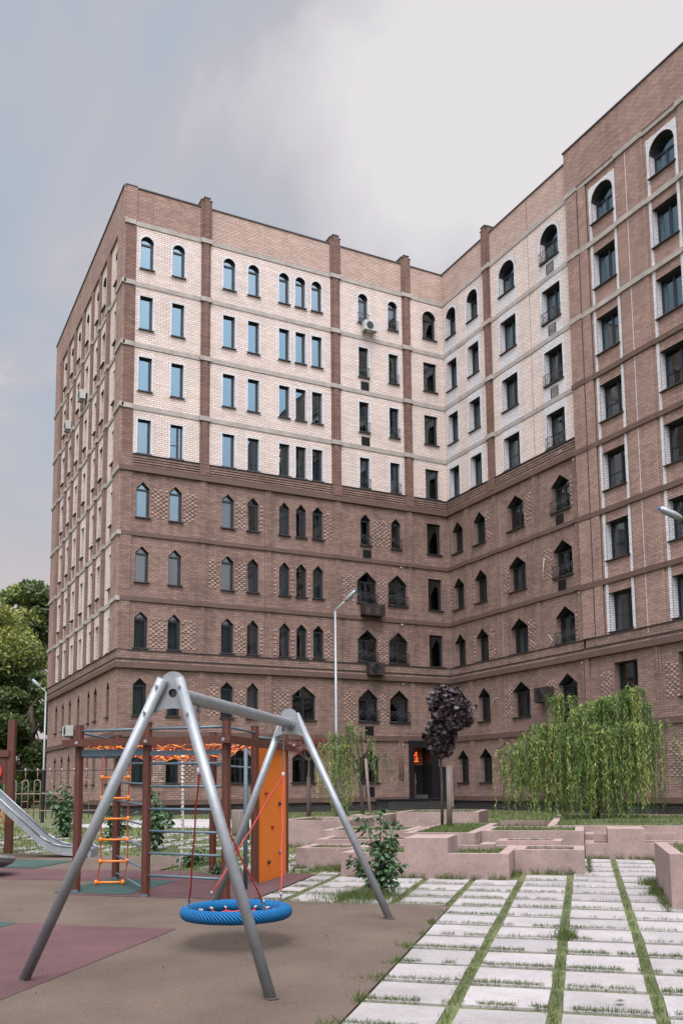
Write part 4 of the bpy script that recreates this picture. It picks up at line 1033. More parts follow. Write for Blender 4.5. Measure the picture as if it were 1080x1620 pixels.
railt(pt(A_, 2.24), pt(B_, 2.24)); railt(pt(B_, 2.24), pt(C_, 2.24)); railt(pt(C_, 2.24), pt(F_, 2.22)); railt(pt(A_, 2.22), pt(D_, 2.14)); railt(pt(F_, 2.16), pt(G_, 2.14)); railt(pt(D_, 2.12), pt(E_, 2.12))
for h in (1.77, 1.47, 1.17, 0.88, 0.59, 0.30): railt(pt(B_, h), pt(C_, h+0.0), 0.017, name='rung')
for h in (1.78, 1.50, 1.22, 0.95, 0.66, 0.38, 0.12): railt(pt(D_, h), pt(B_, h), 0.015, name='rung')
railt(pt(E_, 1.76), pt(F_, 1.70), 0.015, name='rung')
railt(W(-1.36, 13.03, 0.02), W(-1.36, 13.03, 1.98), 0.03, name='fireman_pole')
plank(pt(A_, 1.92), pt(D_, 1.92), 0.02, 0.055, bluem); plank(pt(A_, 1.93), pt(B_, 1.93), 0.02, 0.045, bluem); plank(pt(B_, 1.91), pt(C_, 1.91), 0.02, 0.03, bluem)
# rope net roof
mb = MB()
def netp(u, v):  # bilinear over the roof quadrilateral with sag
    a0 = Vector((A_[0]+.1, A_[1]+.1)).lerp(Vector((C_[0]-.1, C_[1]+.2)), u); a1 = Vector((D_[0]+.1, D_[1])).lerp(Vector((G_[0]-.5, G_[1]-.3)), u)
    p = a0.lerp(a1, v); return W(p.x, p.y, 2.02-0.17*math.sin(math.pi*u)**.6*math.sin(math.pi*v)**.6+0.03*math.sin(u*41+v*23)+0.02*math.sin(u*17-v*61))
for k in range(11): mb.tube([netp(k/10, j/10) for j in range(11)], 0.010, orope if k % 3 else oplast, 5)
for k in range(9): mb.tube([netp(j/14, k/8) for j in range(15)], 0.010, orope if k % 3 else oplast, 5)
for i in range(11):
    for j in range(9):
        c = netp(i/10, j/8); mb.tube([c-Vector((0, 0, .012)), c+Vector((0, 0, .012))], 0.018, wrope if (i*j) % 4 == 1 else oplast, 6)
mb.build('rope_net', CF, uv=False)
# climbing panel with holds
p0, p1 = W(-1.22, 13.72, 0), W(-0.90, 14.72, 0); t = (p1-p0).normalized(); nrm_ = Vector((t.y, -t.x, 0))
if nrm_.dot(E1) < 0: nrm_ = -nrm_
nl = -nrm_  # side facing the camera's left
mb = MB(); z0, z1 = gz(14)+0.01, gz(14)+1.99
mb.hexa([Vector((p.x, p.y, z))+nn for z in (z0, z1) for p, nn in ((p0, nl*0.0), (p1, nl*0.0), (p1, nl*0.03), (p0, nl*0.03))], orangem)
pan = mb.build('climbing_panel', CF, uv=False)
cam_side = nl if (CAM-p0).dot(nl) > 0 else nrm_
off = 0.03 if cam_side is nl else 0.0
for (f_, h, mt) in ((0.72, 1.16, dkbox), (0.44, 0.82, rrope), (0.74, 0.42, bluem), (0.20, 1.33, rrope), (0.3, 0.3, dkbox)):
    c = p0.lerp(p1, f_)+cam_side*(off+0.02); c.z = gz(14)+h
    mb = MB(); rs = [0.001, 0.026, 0.034, 0.022, 0.002]; mb.tube([c+cam_side*(x) for x in (-0.03, -0.02, 0.0, 0.018, 0.028)], rs, mt, 9); hd = mb.build('climbing_hold', uv=False); hd.parent = pan
# rope ladder
RL = empty('rope_ladder', W(-3.3, 13.6), 'orange rope ladder with six rungs hanging from the climbing frame', 'rope ladder')
la, lb = -3.53, -3.14
hs = [1.58, 1.28, 0.98, 0.68, 0.37, 0.07]
for sa, s_ in ((la, -1), (lb, 1)):
    mb = MB(); mb.tube([W(sa, 13.6, 1.94), W(sa+0.01, 13.6, 1.58), W(sa, 13.6, 1.0), W(sa+0.005, 13.6, 0.37), W(sa-0.05, 13.6, 0.07), W(sa-0.08, 13.6, -0.0)], 0.010, orope, 6)
    mb.build('side_rope', RL, uv=False)
for k, h in enumerate(hs):
    dx = -0.055 if k == 5 else 0
    mb = MB(); mb.tube([W(la+dx, 13.6, h), W(lb+dx, 13.6, h)], 0.016, oplast, 10)
    for sa in (la+dx, lb+dx): mb.tube([W(sa, 13.6, h-0.035), W(sa, 13.6, h+0.035)], 0.025, oplast, 8)
    mb.build('rung', RL, uv=False)
mb = MB(); mb.tube([W(-2.39, 13.8, 1.95), W(-2.37, 13.8, 0.9), W(-2.38, 13.8, 0.5), W(-2.42, 13.75, 0.14)], 0.019, wrope, 8)
for k in range(26): c = W(-2.38, 13.8, 0.35+k*0.06); mb.tube([c-Vector((0, 0, .012)), c+Vector((0, 0, .012))], 0.024, wrope, 6)
tag(mb.build('climbing_rope', uv=False), 'thick white twisted climbing rope hanging inside the climbing frame', 'rope')

# ------------------------------------------------------------------ slide tower at the left edge
ST_ = empty('play_tower', W(-7.6, 18.8), 'brown wooden play tower with steel slide at the left edge', 'play tower')
for (a, d, h) in ((-6.88, 19.2, 2.75), (-8.1, 19.0, 2.75), (-8.0, 20.3, 2.75)):
    mb = MB(); c = W(a, d); mb.hexa([c+E1*x+E2*y+Vector((0, 0, z)) for z in (0, h) for x, y in ((-.07, -.07), (.07, -.07), (.07, .07), (-.07, .07))], wood); mb.build('post', ST_, uv=False)
mb = MB()
for k in range(6): a0 = -8.02+k*0.18; mb.hexa([W(a0+x, 19.12+y, z) for z in (1.42, 2.02) for x, y in ((0, 0), (.165, 0), (.165, .04), (0, .04))], wood)
mb.hexa([W(-8.1+x, 19.08+y, z) for z in (1.98, 2.12) for x, y in ((0, 0), (1.2, 0), (1.2, .05), (0, .05))], wood); mb.build('side_panel', ST_, uv=False)
mb = MB(); mb.prism([W(-7.15+0.13*math.cos(t), 19.10, 1.68+0.16*math.sin(t)) for t in [2*math.pi*i/16 for i in range(16)]], tuple(-E2*0.03), rrope); mb.build('red_disc', ST_, uv=False)
mb = MB(); prof = [(-7.7, 1.62), (-7.25, 1.50), (-6.88, 1.24), (-5.83, 0.30), (-5.60, 0.16), (-5.35, 0.10), (-4.92, 0.09), (-4.85, 0.04)]
dn, df = 17.95, 18.45
for i in range(len(prof)-1):
    (a0, h0), (a1, h1) = prof[i], prof[i+1]
    mb.face([W(a0, dn, h0), W(a1, dn, h1), W(a1, df, h1), W(a0, df, h0)], galv, True)
    for d, e_ in ((dn, -0.0), (df, 0.0)):
        mb.face([W(a0, d, h0-0.04), W(a1, d, h1-0.04), W(a1, d, h1+0.13), W(a0, d, h0+0.13)], galv, True)
        mb.tube([W(a0, d, h0+0.13), W(a1, d, h1+0.13)], 0.018, galv, 8)
mb.face([W(-4.85, dn, 0.17), W(-4.85, df, 0.17), W(-4.83, df, -0.02), W(-4.83, dn, -0.02)], galv); mb.build('slide', ST_, uv=False)
mb = MB(); mb.tube([W(-5.3, 18.2, 0.1), W(-5.3, 18.2, 0)], 0.03, galv); mb.tube([W(-8.0, 18.9, 1.3), W(-7.2, 18.9, 1.3)], 0.02, galv); mb.build('slide_support', ST_, uv=False)
mb = MB()
for k in range(6):
    mb.tube([W(-7.7+k*0.14, 19.0, 1.15-0.02*k), W(-7.6+k*0.14, 19.0, 0.55)], 0.012, oplast, 6); mb.tube([W(-7.75, 19.0, 0.5+0.13*k), W(-6.95, 19.0, 0.52+0.12*k)], 0.012, orope, 6)
mb.build('rope_net', ST_, uv=False)
# spinner dish
SP = empty('spinner_dish', W(-5.72, 14.9), 'grey blue spinning dish seen at the left edge of the playground', 'spinner')
mb = MB(); c = W(-5.72, 14.95, 0.0); ax = Vector((0.05, -0.03, 1)).normalized()
n_ = 40; prof = [(0.02, 0.30), (0.20, 0.27), (0.38, 0.31), (0.445, 0.37), (0.46, 0.33), (0.43, 0.26), (0.30, 0.19), (0.1, 0.15), (0.05, 0.0)]
for i in range(n_):
    for k in range(len(prof)-1):
        f = lambda i_, r_, z_: c+(E1*math.cos(2*math.pi*i_/n_)+E2*math.sin(2*math.pi*i_/n_))*r_+Vector((0, 0, z_+r_*0.12*math.cos(2*math.pi*i_/n_+2.2)))
        mb.face([f(i, *prof[k]), f(i+1, *prof[k]), f(i+1, *prof[k+1]), f(i, *prof[k+1])], bluem if 0 else galv, True)
mb.build('dish', SP, uv=False)

# ------------------------------------------------------------------ fence and lamps
def fence_run(a0, a1, d0, d1, label):
    n = int(abs(a1-a0)/0.42); t = empty('metal_fence', W((a0+a1)/2, (d0+d1)/2), label, 'fence')
    mb = MB()
    for z in (0.42, 1.02): mb.tube([W(a0, d0, z), W(a1, d1, z)], 0.018, beige, 6)
    mb.build('rail', t, uv=False)
    mb = MB(); mb.tube([W(a0, d0, 1.86), W(a1+1.2, d1, 1.84)], 0.016, framem, 6); mb.build('top_rail', t, uv=False)
    for k in range(n):
        f = k/n; a = a0+(a1-a0)*f; d = d0+(d1-d0)*f; w = 0.11
        mb = MB(); mb.tube([W(a-w, d, 0.15), W(a-w, d, 1.40)]+[W(a-w*math.cos(tt), d, 1.40+w*math.sin(tt)) for tt in [math.pi*i/8 for i in range(1, 8)]]+[W(a+w, d, 1.40), W(a+w, d, 0.15)], 0.019, beige, 6)
        mb.tube([W(a, d, 1.51), W(a, d, 1.82)], 0.016, beige, 6); mb.tube([W(a, d, 1.80), W(a, d, 1.84), W(a, d, 1.89), W(a, d, 1.93)], [0.02, 0.05, 0.05, 0.01], beige, 8)
        mb.tube([W(a-w, d, 0.75), W(a+w, d, 0.75)], 0.015, beige, 5)
        mb.build('picket_loop', t, uv=False)
    for a in (a0+0.1, a0+(a1-a0)*0.62):
        mb = MB(); mb.tube([W(a, d0+(d1-d0)*0.5+0.05, 0), W(a, d0+(d1-d0)*0.5+0.05, 1.88)], 0.06, framem, 4); mb.build('fence_post', t, uv=False)
fence_run(-13.9, -8.7, 33.0, 33.0, 'beige metal fence with rounded loops and ball tips in front of the end wall')
def street_lamp(a, d, H, dirv, L_, label, tilt=0.75):
    t = empty('street_lamp', W(a, d), label, 'street lamp', 'street lamps')
    mb = MB(); mb.tube([W(a, d, 0), W(a, d, H*0.35), W(a, d, H*0.36), W(a, d, H)], [0.085, 0.085, 0.06, 0.05], galv, 12); mb.build('pole', t, uv=False)
    mb = MB(); e = W(a+dirv[0]*L_, d+dirv[1]*L_, H+L_*tilt); mb.tube([W(a, d, H-0.1), W(a, d, H+0.05), e], 0.035, galv, 8); mb.build('arm', t, uv=False)
    mb = MB(); dv = (e-W(a, d, H)).normalized(); mb.tube([e-dv*0.1, e, e+dv*0.15, e+dv*0.5, e+dv*0.58], [0.04, 0.075, 0.10, 0.09, 0.03], galv, 10)
    h_ = mb.build('lamp_head', t, uv=False)
    mb = MB(); mb.tube([e+dv*0.585, e+dv*0.60], 0.06, bluecap, 8); x = mb.build('lens', uv=False); x.parent = h_
street_lamp(-0.24, 38.5, 8.6, (0.8, -0.3), 0.6, 'tall grey street lamp standing in the middle in front of the brown wall')
street_lamp(9.3, 23.0, 7.75, (-0.97, -0.1), 0.62, 'grey street lamp whose head reaches in from the right edge', tilt=0.42)
street_lamp(-12.2, 29.0, 8.2, (0.97, -0.1), 0.60, 'grey street lamp of which only the blue tip shows at the left edge', tilt=0.5)
street_lamp(-16.15, 50.0, 6.45, (-0.8, 0), 0.45, 'slender grey street lamp in front of the trees left of the building')
# litter bin behind the climbing frame
t = empty('litter_bin', W(-2.45, 22.0), 'pale round litter bin behind the climbing frame posts', 'bin')
mb = MB(); c = W(-2.45, 22.0); mb.tube([c+Vector((0, 0, .12)), c+Vector((0, 0, .2)), c+Vector((0, 0, .70)), c+Vector((0, 0, .72))], [0.15, 0.17, 0.19, 0.18], stakem, 16); mb.build('bin_body', t, uv=False)
mb = MB()
for s_ in (-1, 1): mb.tube([c+E1*.22*s_, c+E1*.22*s_+Vector((0, 0, .9))], 0.025, framem)
mb.build('bin_stand', t, uv=False)

# ------------------------------------------------------------------ vegetation
def leaf_cloud(C, size, aspect, droop=0.0, shape='quad', DIR=None, flat=0.0):
    """C: Nx3 centres. returns V,F of narrow leaf quads (diamonds)."""
    n = len(C); L_ = size*(0.7+0.6*RNG.random(n))
    if DIR is None:
        D_ = RNG.normal(size=(n, 3)); D_[:, 2] = D_[:, 2]*(1-flat)-droop
    else: D_ = DIR+RNG.normal(size=(n, 3))*0.25
    D_ /= np.linalg.norm(D_, axis=1)[:, None]
    U_ = RNG.normal(size=(n, 3)); U_ -= (U_*D_).sum(1)[:, None]*D_; U_ /= np.linalg.norm(U_, axis=1)[:, None]
    w = (L_*aspect)[:, None]; l = L_[:, None]
    nrm = np.cross(D_, U_)
    V = np.stack([C-D_*l*0.5, C+U_*w*0.5+nrm*l*0.06, C+D_*l*0.5, C-U_*w*0.5+nrm*l*0.06], 1).reshape(-1, 3)
    F = np.arange(n*4).reshape(-1, 4); return V, F
def blob_points(centers, radii, n, shell=0.55):
    w = np.array([r[0]*r[1]*r[2] for r in radii])**0.66; w /= w.sum()
    idx = RNG.choice(len(centers), n, p=w); C = np.array(centers)[idx]; Rr = np.array(radii)[idx]
    d = RNG.normal(size=(n, 3)); d /= np.linalg.norm(d, axis=1)[:, None]
    r = shell+(1-shell)*RNG.random(n)**0.5
    r *= 0.86+0.14*RNG.random(n)
    return C+d*Rr*r[:, None]
def limbs(mb, base, top, r0, targets, r1=0.02, mt=barkm):
    mid = base.lerp(top, 0.5)+Vector((0.05, -0.03, 0))
    mb.tube([base, mid, top], [r0, r0*0.8, r0*0.55], mt, 8)
    for tg in targets:
        tg = Vector(tg); s_ = base.lerp(top, random.uniform(0.55, 1.0)); m_ = s_.lerp(tg, 0.5)+Vector((random.uniform(-.1, .1), random.uniform(-.1, .1), (tg-s_).length*0.08))
        mb.tube([s_, m_, tg], [r0*0.4, r0*0.22, r1*0.5], mt, 6)
def broad_tree(name, a, d, H, rx, n, mt, label, nb=26, leaf=0.28, trunk=0.28, low=0.18, seed=0, cat='tree', group=None, asp=0.55):
    rs = random.Random(seed); base = W(a, d); t = empty(name, base, label, cat, group)
    cs, rd = [], []
    for k in range(nb):
        f = rs.uniform(low, 1.0); prof = math.sin(math.pi*min(1, (f-low*0.6)/(1.08-low*0.6)))**0.7
        an = rs.uniform(0, 6.28); rr_ = rx*prof*rs.uniform(0.2, 0.8)
        c = base+E1*(rr_*math.cos(an))+E2*(rr_*math.sin(an))+Vector((0, 0, H*f*0.93)); cs.append(tuple(c))
        s_ = rx*rs.uniform(0.26, 0.50)*(0.6+0.4*prof); rd.append((s_, s_, s_*rs.uniform(0.6, 0.9)))
    C = blob_points(cs, rd, n, 0.2)
    V, F = leaf_cloud(C, leaf, asp, 0.2)
    o = npmesh('crown', V, F, mt, t); o.data.materials.append(leaf_dark if mt is not leaf_dark else leaf_tree); o.data.materials.append(leaf_tree2)
    ck = RNG.choice([0, 0, 0, 1, 2] if mt is not leaf_dark else [0, 0, 0, 0, 1], nb)
    dd_ = ((C[:, None, :]-np.array(cs)[None])**2).sum(2).argmin(1); o.data.polygons.foreach_set('material_index', ck[dd_].astype(np.int32))
    mb = MB(); limbs(mb, base, base+Vector((0.1, 0, H*0.7)), trunk, cs[:14], 0.04); mb.build('trunk', t, uv=False)
    return t
broad_tree('broadleaf_tree', -26.8, 66, 15.6, 5.6, 60000, leaf_tree2, 'tall yellow green broadleaf tree at the left edge', seed=3, leaf=0.27, nb=60)
broad_tree('broadleaf_tree', -24.2, 70, 17.6, 4.2, 30000, leaf_tree, 'pointed thin crowned tree rising highest beside the building corner', seed=5, leaf=0.30, nb=26, low=0.3)
broad_tree('broadleaf_tree', -20.6, 60.5, 9.5, 2.7, 22000, leaf_dark, 'low dark tree close to the end wall of the building', seed=8, leaf=0.28, low=0.08)
broad_tree('broadleaf_tree', -23.8, 58, 9.5, 3.6, 30000, leaf_dark, 'dark shady tree low at the left behind the fence', seed=9, leaf=0.28, low=0.05)
broad_tree('broadleaf_tree', -33.0, 62, 13.0, 5.0, 12000, leaf_tree, 'green tree beyond the left edge of the view', seed=12, leaf=0.36)
broad_tree('bush', -18.9, 52.5, 2.6, 1.6, 4500, leaf_shrub, 'green bush with reddish twigs at the foot of the dark trees', seed=14, leaf=0.16, trunk=0.06, low=0.05, cat='bush')
t = empty('garden_kiosk', W(-24.5, 75), 'small red and white building glimpsed through the fence on the left', 'building')
mb = MB(); c = W(-24.5, 75)
mb.hexa([c+E1*x+E2*y+Vector((0, 0, z)) for z in (0, 3.2) for x, y in ((-9, -2), (9, -2), (9, 3), (-9, 3))], distm); mb.build('wall', t)
mb = MB()
for k in range(7): mb.hexa([c+E1*(x-8+k*2.4)+E2*y+Vector((0, 0, z)) for z in (0.9, 2.3) for x, y in ((0, -2.06), (1.3, -2.06), (1.3, -2), (0, -2))], acm)
mb.build('window', t)
mb = MB(); mb.hexa([c+E1*x+E2*y+Vector((0, 0, z)) for z in (3.2, 3.5) for x, y in ((-9.3, -2.4), (9.3, -2.4), (9.3, 3.3), (-9.3, 3.3))], acm); mb.build('roof', t)

def hanging(base, apexes, mt, t, leaf, seed, spread=0.26, zfloor=0.10, nl=26.0, lo=0.35):
    rs = random.Random(seed); Cs, Ds, Ks = [], [], []; mb = MB()
    for (x, h, y, n, hl) in apexes:
        ap = base+E1*x+E2*y+Vector((0, 0, h)); root = base+Vector((0, 0, min(1.7, h*0.6))); m_ = root.lerp(ap, 0.55)+Vector((0, 0, 0.12*h))
        mb.tube([root, m_, ap], [0.035, 0.022, 0.010], barkm, 6)
        for k in range(n):
            kk = rs.choice([0, 0, 1, 1, 2]); an = rs.uniform(0, 2*math.pi); o = rs.uniform(0.05, 1.0)*spread*1.6; dv = E1*math.cos(an)+E2*math.sin(an)
            s0 = m_.lerp(ap, rs.uniform(0.35, 1.05))+Vector((rs.gauss(0, .05), rs.gauss(0, .05), rs.gauss(0, .05)))
            L_ = (s0.z-base.z-zfloor)*rs.uniform(lo, 1.0)*hl; up = rs.uniform(0.02, 0.16)
            pts = [s0, s0+dv*o*0.4+Vector((0, 0, up)), s0+dv*o*0.8+Vector((0, 0, up*0.6))]
            sw = E1*rs.gauss(0, .07)+E2*rs.gauss(0, .07); N2 = 7
            for i in range(1, N2+1): f = i/N2; pts.append(s0+dv*o*(0.8+0.35*f**0.5)+sw*f+E1*0.02*math.sin(f*7+k)+Vector((0, 0, up*0.6*(1-f)-L_*f)))
            if k % 4 == 0: mb.tube(pts, [0.006*(1-i/len(pts))+0.002 for i in range(len(pts))], barkm, 3, caps=False)
            cnt = int(8+nl*L_)
            for i in range(cnt):
                f = 0.1+0.9*(i+rs.random())/cnt; u = f*(len(pts)-1); j = min(int(u), len(pts)-2); p = pts[j].lerp(pts[j+1], u-j); dr_ = (pts[j+1]-pts[j]).normalized()
                sd = dr_.cross(Vector((rs.uniform(-1, 1), rs.uniform(-1, 1), 0.2))).normalized()
                q_ = (dr_*0.8+sd*0.6+Vector((0, 0, -0.35))).normalized(); Cs.append(tuple(p+q_*leaf*0.5)); Ds.append(tuple(q_)); Ks.append(kk)
    V, F = leaf_cloud(np.array(Cs), leaf, 0.15, DIR=np.array(Ds)); o = npmesh('crown', V, F, mt, t)
    o.data.materials.append(leaf_willow2); o.data.materials.append(leaf_willow3); o.data.polygons.foreach_set('material_index', np.array(Ks).astype(np.int32))
    mb.build('branches', t, uv=False)
b_ = W(6.55, 24.0); b_.z = -0.40
WT1 = empty('weeping_willow', b_, 'big bright green weeping willow standing in the long pink planter', 'tree')
AP = [(-0.83, 3.15, 0.2, 34, 1.0), (-0.45, 2.65, -0.4, 60, 1.0), (-0.1, 2.85, 0.4, 60, 1.0), (0.2, 2.95, -0.2, 70, 1.0), (0.65, 3.05, 0.3, 70, 1.0), (1.0, 3.2, -0.2, 75, 0.95), (1.35, 2.85, 0.2, 50, 0.85), (1.7, 2.35, -0.1, 24, 0.85),
      (-1.0, 2.35, -0.2, 70, 1.0), (-1.35, 2.3, 0.3, 60, 1.0), (-1.75, 2.0, -0.1, 55, 0.95), (-2.15, 1.85, 0.1, 34, 0.8), (-2.5, 1.7, 0.0, 12, 0.8), (0.1, 2.2, -0.7, 60, 1.0), (0.9, 2.3, -0.6, 60, 1.0), (-0.7, 2.0, -0.7, 60, 1.0), (0.4, 1.9, 0.8, 40, 1.0)]
AP = [(x*1.04, h*1.02, y, int(n*1.1), min(1.0, hl*1.05)) for x, h, y, n, hl in AP]
hanging(b_, AP, leaf_willow, WT1, 0.115, 3, nl=30, lo=0.30, zfloor=0.0)
mb = MB(); limbs(mb, b_, b_+Vector((0.03, 0, 1.9)), 0.075, []); mb.build('trunk', WT1, uv=False)
b_ = W(0.68, 31.0); WT2 = empty('weeping_willow', b_, 'small sparse weeping willow in front of the wide pointed windows', 'tree')
hanging(b_, [(-0.5, 3.2, 0, 26, 0.95), (-1.0, 2.85, 0.1, 34, 1.0), (-1.35, 2.5, 0, 22, 0.9), (-0.75, 2.5, -0.2, 26, 1.0), (0.35, 2.7, 0, 9, 0.6), (0.0, 3.0, 0.1, 8, 0.5), (0.75, 2.2, 0, 5, 0.6)], leaf_willow, WT2, 0.12, 4, 0.2, 0.3, nl=20)
mb = MB(); mb.tube([b_, b_+Vector((-0.08, 0, 1.2)), b_-E1*0.35+Vector((0, 0, 2.0))], [0.07, 0.06, 0.04], barkm, 8); mb.build('trunk', WT2, uv=False)
mb = MB(); mb.tube([W(0.92, 30.8), W(0.78, 30.8, 2.1)], 0.05, stakem, 8); tag(mb.build('tree_stake', uv=False), 'leaning grey stake beside the small willow trunk', 'stake')
# red twig tree
b_ = W(-1.15, 31.5); RT = empty('red_twig_tree', b_, 'thin small tree with bare reddish twigs left of the lamp pole', 'tree')
mb = MB(); Cs = []
def twig(p, dv, L_, r, dep):
    e = p+dv*L_; mb.tube([p, p.lerp(e, .5)+Vector((random.uniform(-.03, .03), random.uniform(-.03, .03), .02)), e], [r, r*.8, r*.6], barkm if dep < 2 else leaf_red, 5, caps=False)
    if dep >= 2:
        for _ in range(8): Cs.append(tuple(p.lerp(e, random.random())+Vector((random.gauss(0, .04), random.gauss(0, .04), random.gauss(0, .04)))))
    if dep < 4:
        for _ in range(3 if dep else 7):
            nv = (dv+Vector((random.gauss(0, .55), random.gauss(0, .55), random.uniform(-.25, .35)))).normalized(); twig(e, nv, L_*random.uniform(.55, .8), r*.55, dep+1)
twig(b_+Vector((0, 0, 1.5)), Vector((0.02, 0, 1)), 0.55, 0.05, 0)
mb.tube([b_, b_+Vector((0, 0, 1.5))], [0.09, 0.07], barkm, 8); mb.build('trunk', RT, uv=False)
V, F = leaf_cloud(np.array(Cs), 0.06, 0.5); npmesh('crown', V, F, leaf_red, RT)
# dark maple with stake
b_ = W(2.13, 20.0); b_.z = -0.40
MP = empty('maple_tree', b_, 'small dark purple leaved maple with round drooping crown in the grassy planter', 'tree')
Cs = []
ctr = b_+E1*0.10+Vector((0, 0, 2.30))
cs_, rd_ = [], []
for k in range(70):
    f = -0.95+1.95*(k+0.5)/70; an = k*2.39996; rr_ = 0.47*math.sqrt(max(0, 1-f*f*0.85))*(0.35+0.65*((k*7)%5)/4)
    if f < -0.3: rr_ *= 0.7
    cs_.append(tuple(ctr+E1*(rr_*math.cos(an)+(0.08 if f > 0 else -0.05))+E2*rr_*math.sin(an)+Vector((0, 0, f*0.72+random.uniform(-.05, .05))))); rd_.append((0.16, 0.16, 0.12))
C0 = blob_points(cs_, rd_, 2300, 0.5)
n = len(C0); Vl, Fl = [], []
for lobe, ln in ((-1.25, 0.6), (-0.65, 0.85), (0, 1.0), (0.65, 0.85), (1.25, 0.6)):
    pass
axis = RNG.normal(size=(n, 3)); axis[:, 2] = -0.9-0.5*RNG.random(n); axis /= np.linalg.norm(axis, axis=1)[:, None]
side = RNG.normal(size=(n, 3)); side -= (side*axis).sum(1)[:, None]*axis; side /= np.linalg.norm(side, axis=1)[:, None]
Vs = []
for lobe, ln in ((-1.2, 0.6), (-0.6, 0.85), (0, 1.0), (0.6, 0.85), (1.2, 0.6)):
    dv = axis*math.cos(lobe)+side*math.sin(lobe); pv = side*math.cos(lobe)-axis*math.sin(lobe); L_ = 0.10*ln
    Vs.append(np.stack([C0, C0+dv*L_*0.55+pv*0.018, C0+dv*L_, C0+dv*L_*0.55-pv*0.018], 1))
V = np.stack(Vs, 1).reshape(-1, 3); npmesh('crown', V, np.arange(len(V)).reshape(-1, 4), leaf_maple, MP)
mb = MB(); mb.tube([b_, b_+Vector((0.02, 0, 0.8)), b_+Vector((0.0, 0, 1.7)), b_+E1*0.08+Vector((0, 0, 2.6))], [0.035, 0.028, 0.026, 0.015], barkm, 8)
for c in cs_[::5]: mb.tube([ctr-Vector((0, 0, random.uniform(.1, .6))), Vector(c)], [0.01, 0.004], barkm, 4)
mb.build('trunk', MP, uv=False)
mb = MB(); mb.tube([W(2.28, 19.9, 0.3), W(2.29, 19.9, 1.72)], 0.06, stakem, 8); tag(mb.build('tree_stake', uv=False), 'thick grey wooden stake beside the dark maple stem', 'stake')
# leafy shrub in the paving
def shrub(name, a, d, H, r, n, leaf, label, nst=7, mt=leaf_shrub, seed=0):
    rs = random.Random(seed); base = W(a, d); t = empty(name, base, label, 'shrub'); mb = MB(); V, F = [], []
    for k in range(nst):
        an = rs.uniform(0, 6.28); sp = r*rs.uniform(0.15, 1.0); h = H*(1.0 if k == 0 else rs.uniform(0.35, 0.9)); sp = sp*(0.15 if k == 0 else 1)
        tip = base+E1*sp*math.cos(an)+E2*sp*math.sin(an)+Vector((0, 0, h)); mid = base.lerp(tip, 0.5)+Vector((0, 0, h*0.16))
        pts = [base+Vector((rs.uniform(-.03, .03), rs.uniform(-.03, .03), 0)), base.lerp(mid, .5)+Vector((0, 0, .02)), mid, mid.lerp(tip, .5)+Vector((0, 0, h*0.04)), tip]
        mb.tube(pts, [0.012, 0.010, 0.008, 0.006, 0.003], barkm, 6, caps=False)
        for i in range(n//nst):
            f = rs.uniform(0.12, 1.0); u = f*(len(pts)-1); j = min(int(u), len(pts)-2); p = pts[j].lerp(pts[j+1], u-j)
            dv = Vector((rs.gauss(0, 1), rs.gauss(0, 1), rs.uniform(-0.5, 0.5))).normalized(); p = p+dv*rs.uniform(0.01, 0.16)*(1.15-f*0.6)*r*2
            dv = (dv+Vector((0, 0, -0.35))).normalized(); sd = dv.cross(Vector((rs.gauss(0, .5), rs.gauss(0, .5), 1))).normalized(); nn = dv.cross(sd)
            L_ = leaf*rs.uniform(0.6, 1.25); w = L_*0.34; i0 = len(V)
            V += [tuple(p), tuple(p+dv*L_*.3+sd*w+nn*w*.35), tuple(p+dv*L_*.7+sd*w*.8+nn*w*.3-Vector((0, 0, .1*L_))), tuple(p+dv*L_-Vector((0, 0, .25*L_))), tuple(p+dv*L_*.7-sd*w*.8+nn*w*.3-Vector((0, 0, .1*L_))), tuple(p+dv*L_*.3-sd*w+nn*w*.35), tuple(p+dv*L_*.5)]
            F += [(i0, i0+1, i0+6), (i0+1, i0+2, i0+6), (i0+2, i0+3, i0+6), (i0+3, i0+4, i0+6), (i0+4, i0+5, i0+6), (i0+5, i0, i0+6)]
    npmesh('foliage', np.array(V), np.array(F), mt, t); mb.build('stems', t, uv=False)
shrub('leafy_shrub', 0.50, 12.45, 1.17, 0.46, 900, 0.072, 'broad leaved green shrub growing out of the paving beside the swing leg', 11, seed=4)
shrub('leafy_shrub', -7.0, 23.5, 1.35, 0.55, 420, 0.12, 'dark green bush behind the slide', 10, seed=5)
shrub('leafy_shrub', -3.95, 19.5, 1.25, 0.5, 400, 0.12, 'leafy bush seen between the rungs of the climbing frame', 10, seed=6)
shrub('leafy_shrub', -5.3, 21.5, 1.0, 0.45, 260, 0.11, 'low leafy bush seen through the rope ladder', 9, seed=7)
shrub('leafy_shrub', -2.6, 16.3, 0.35, 0.40, 240, 0.08, 'low weedy bush in the slabs behind the swing leg', 9, seed=8)
shrub('leafy_shrub', -0.1, 33.2, 0.9, 0.4, 220, 0.12, 'small bush at the foot of the tall street lamp', 8, seed=10)
shrub('leafy_shrub', -1.95, 14.9, 0.0+0.22, 0.25, 90, 0.06, 'tiny green weeds behind the wooden post of the climbing frame', 8, seed=9)

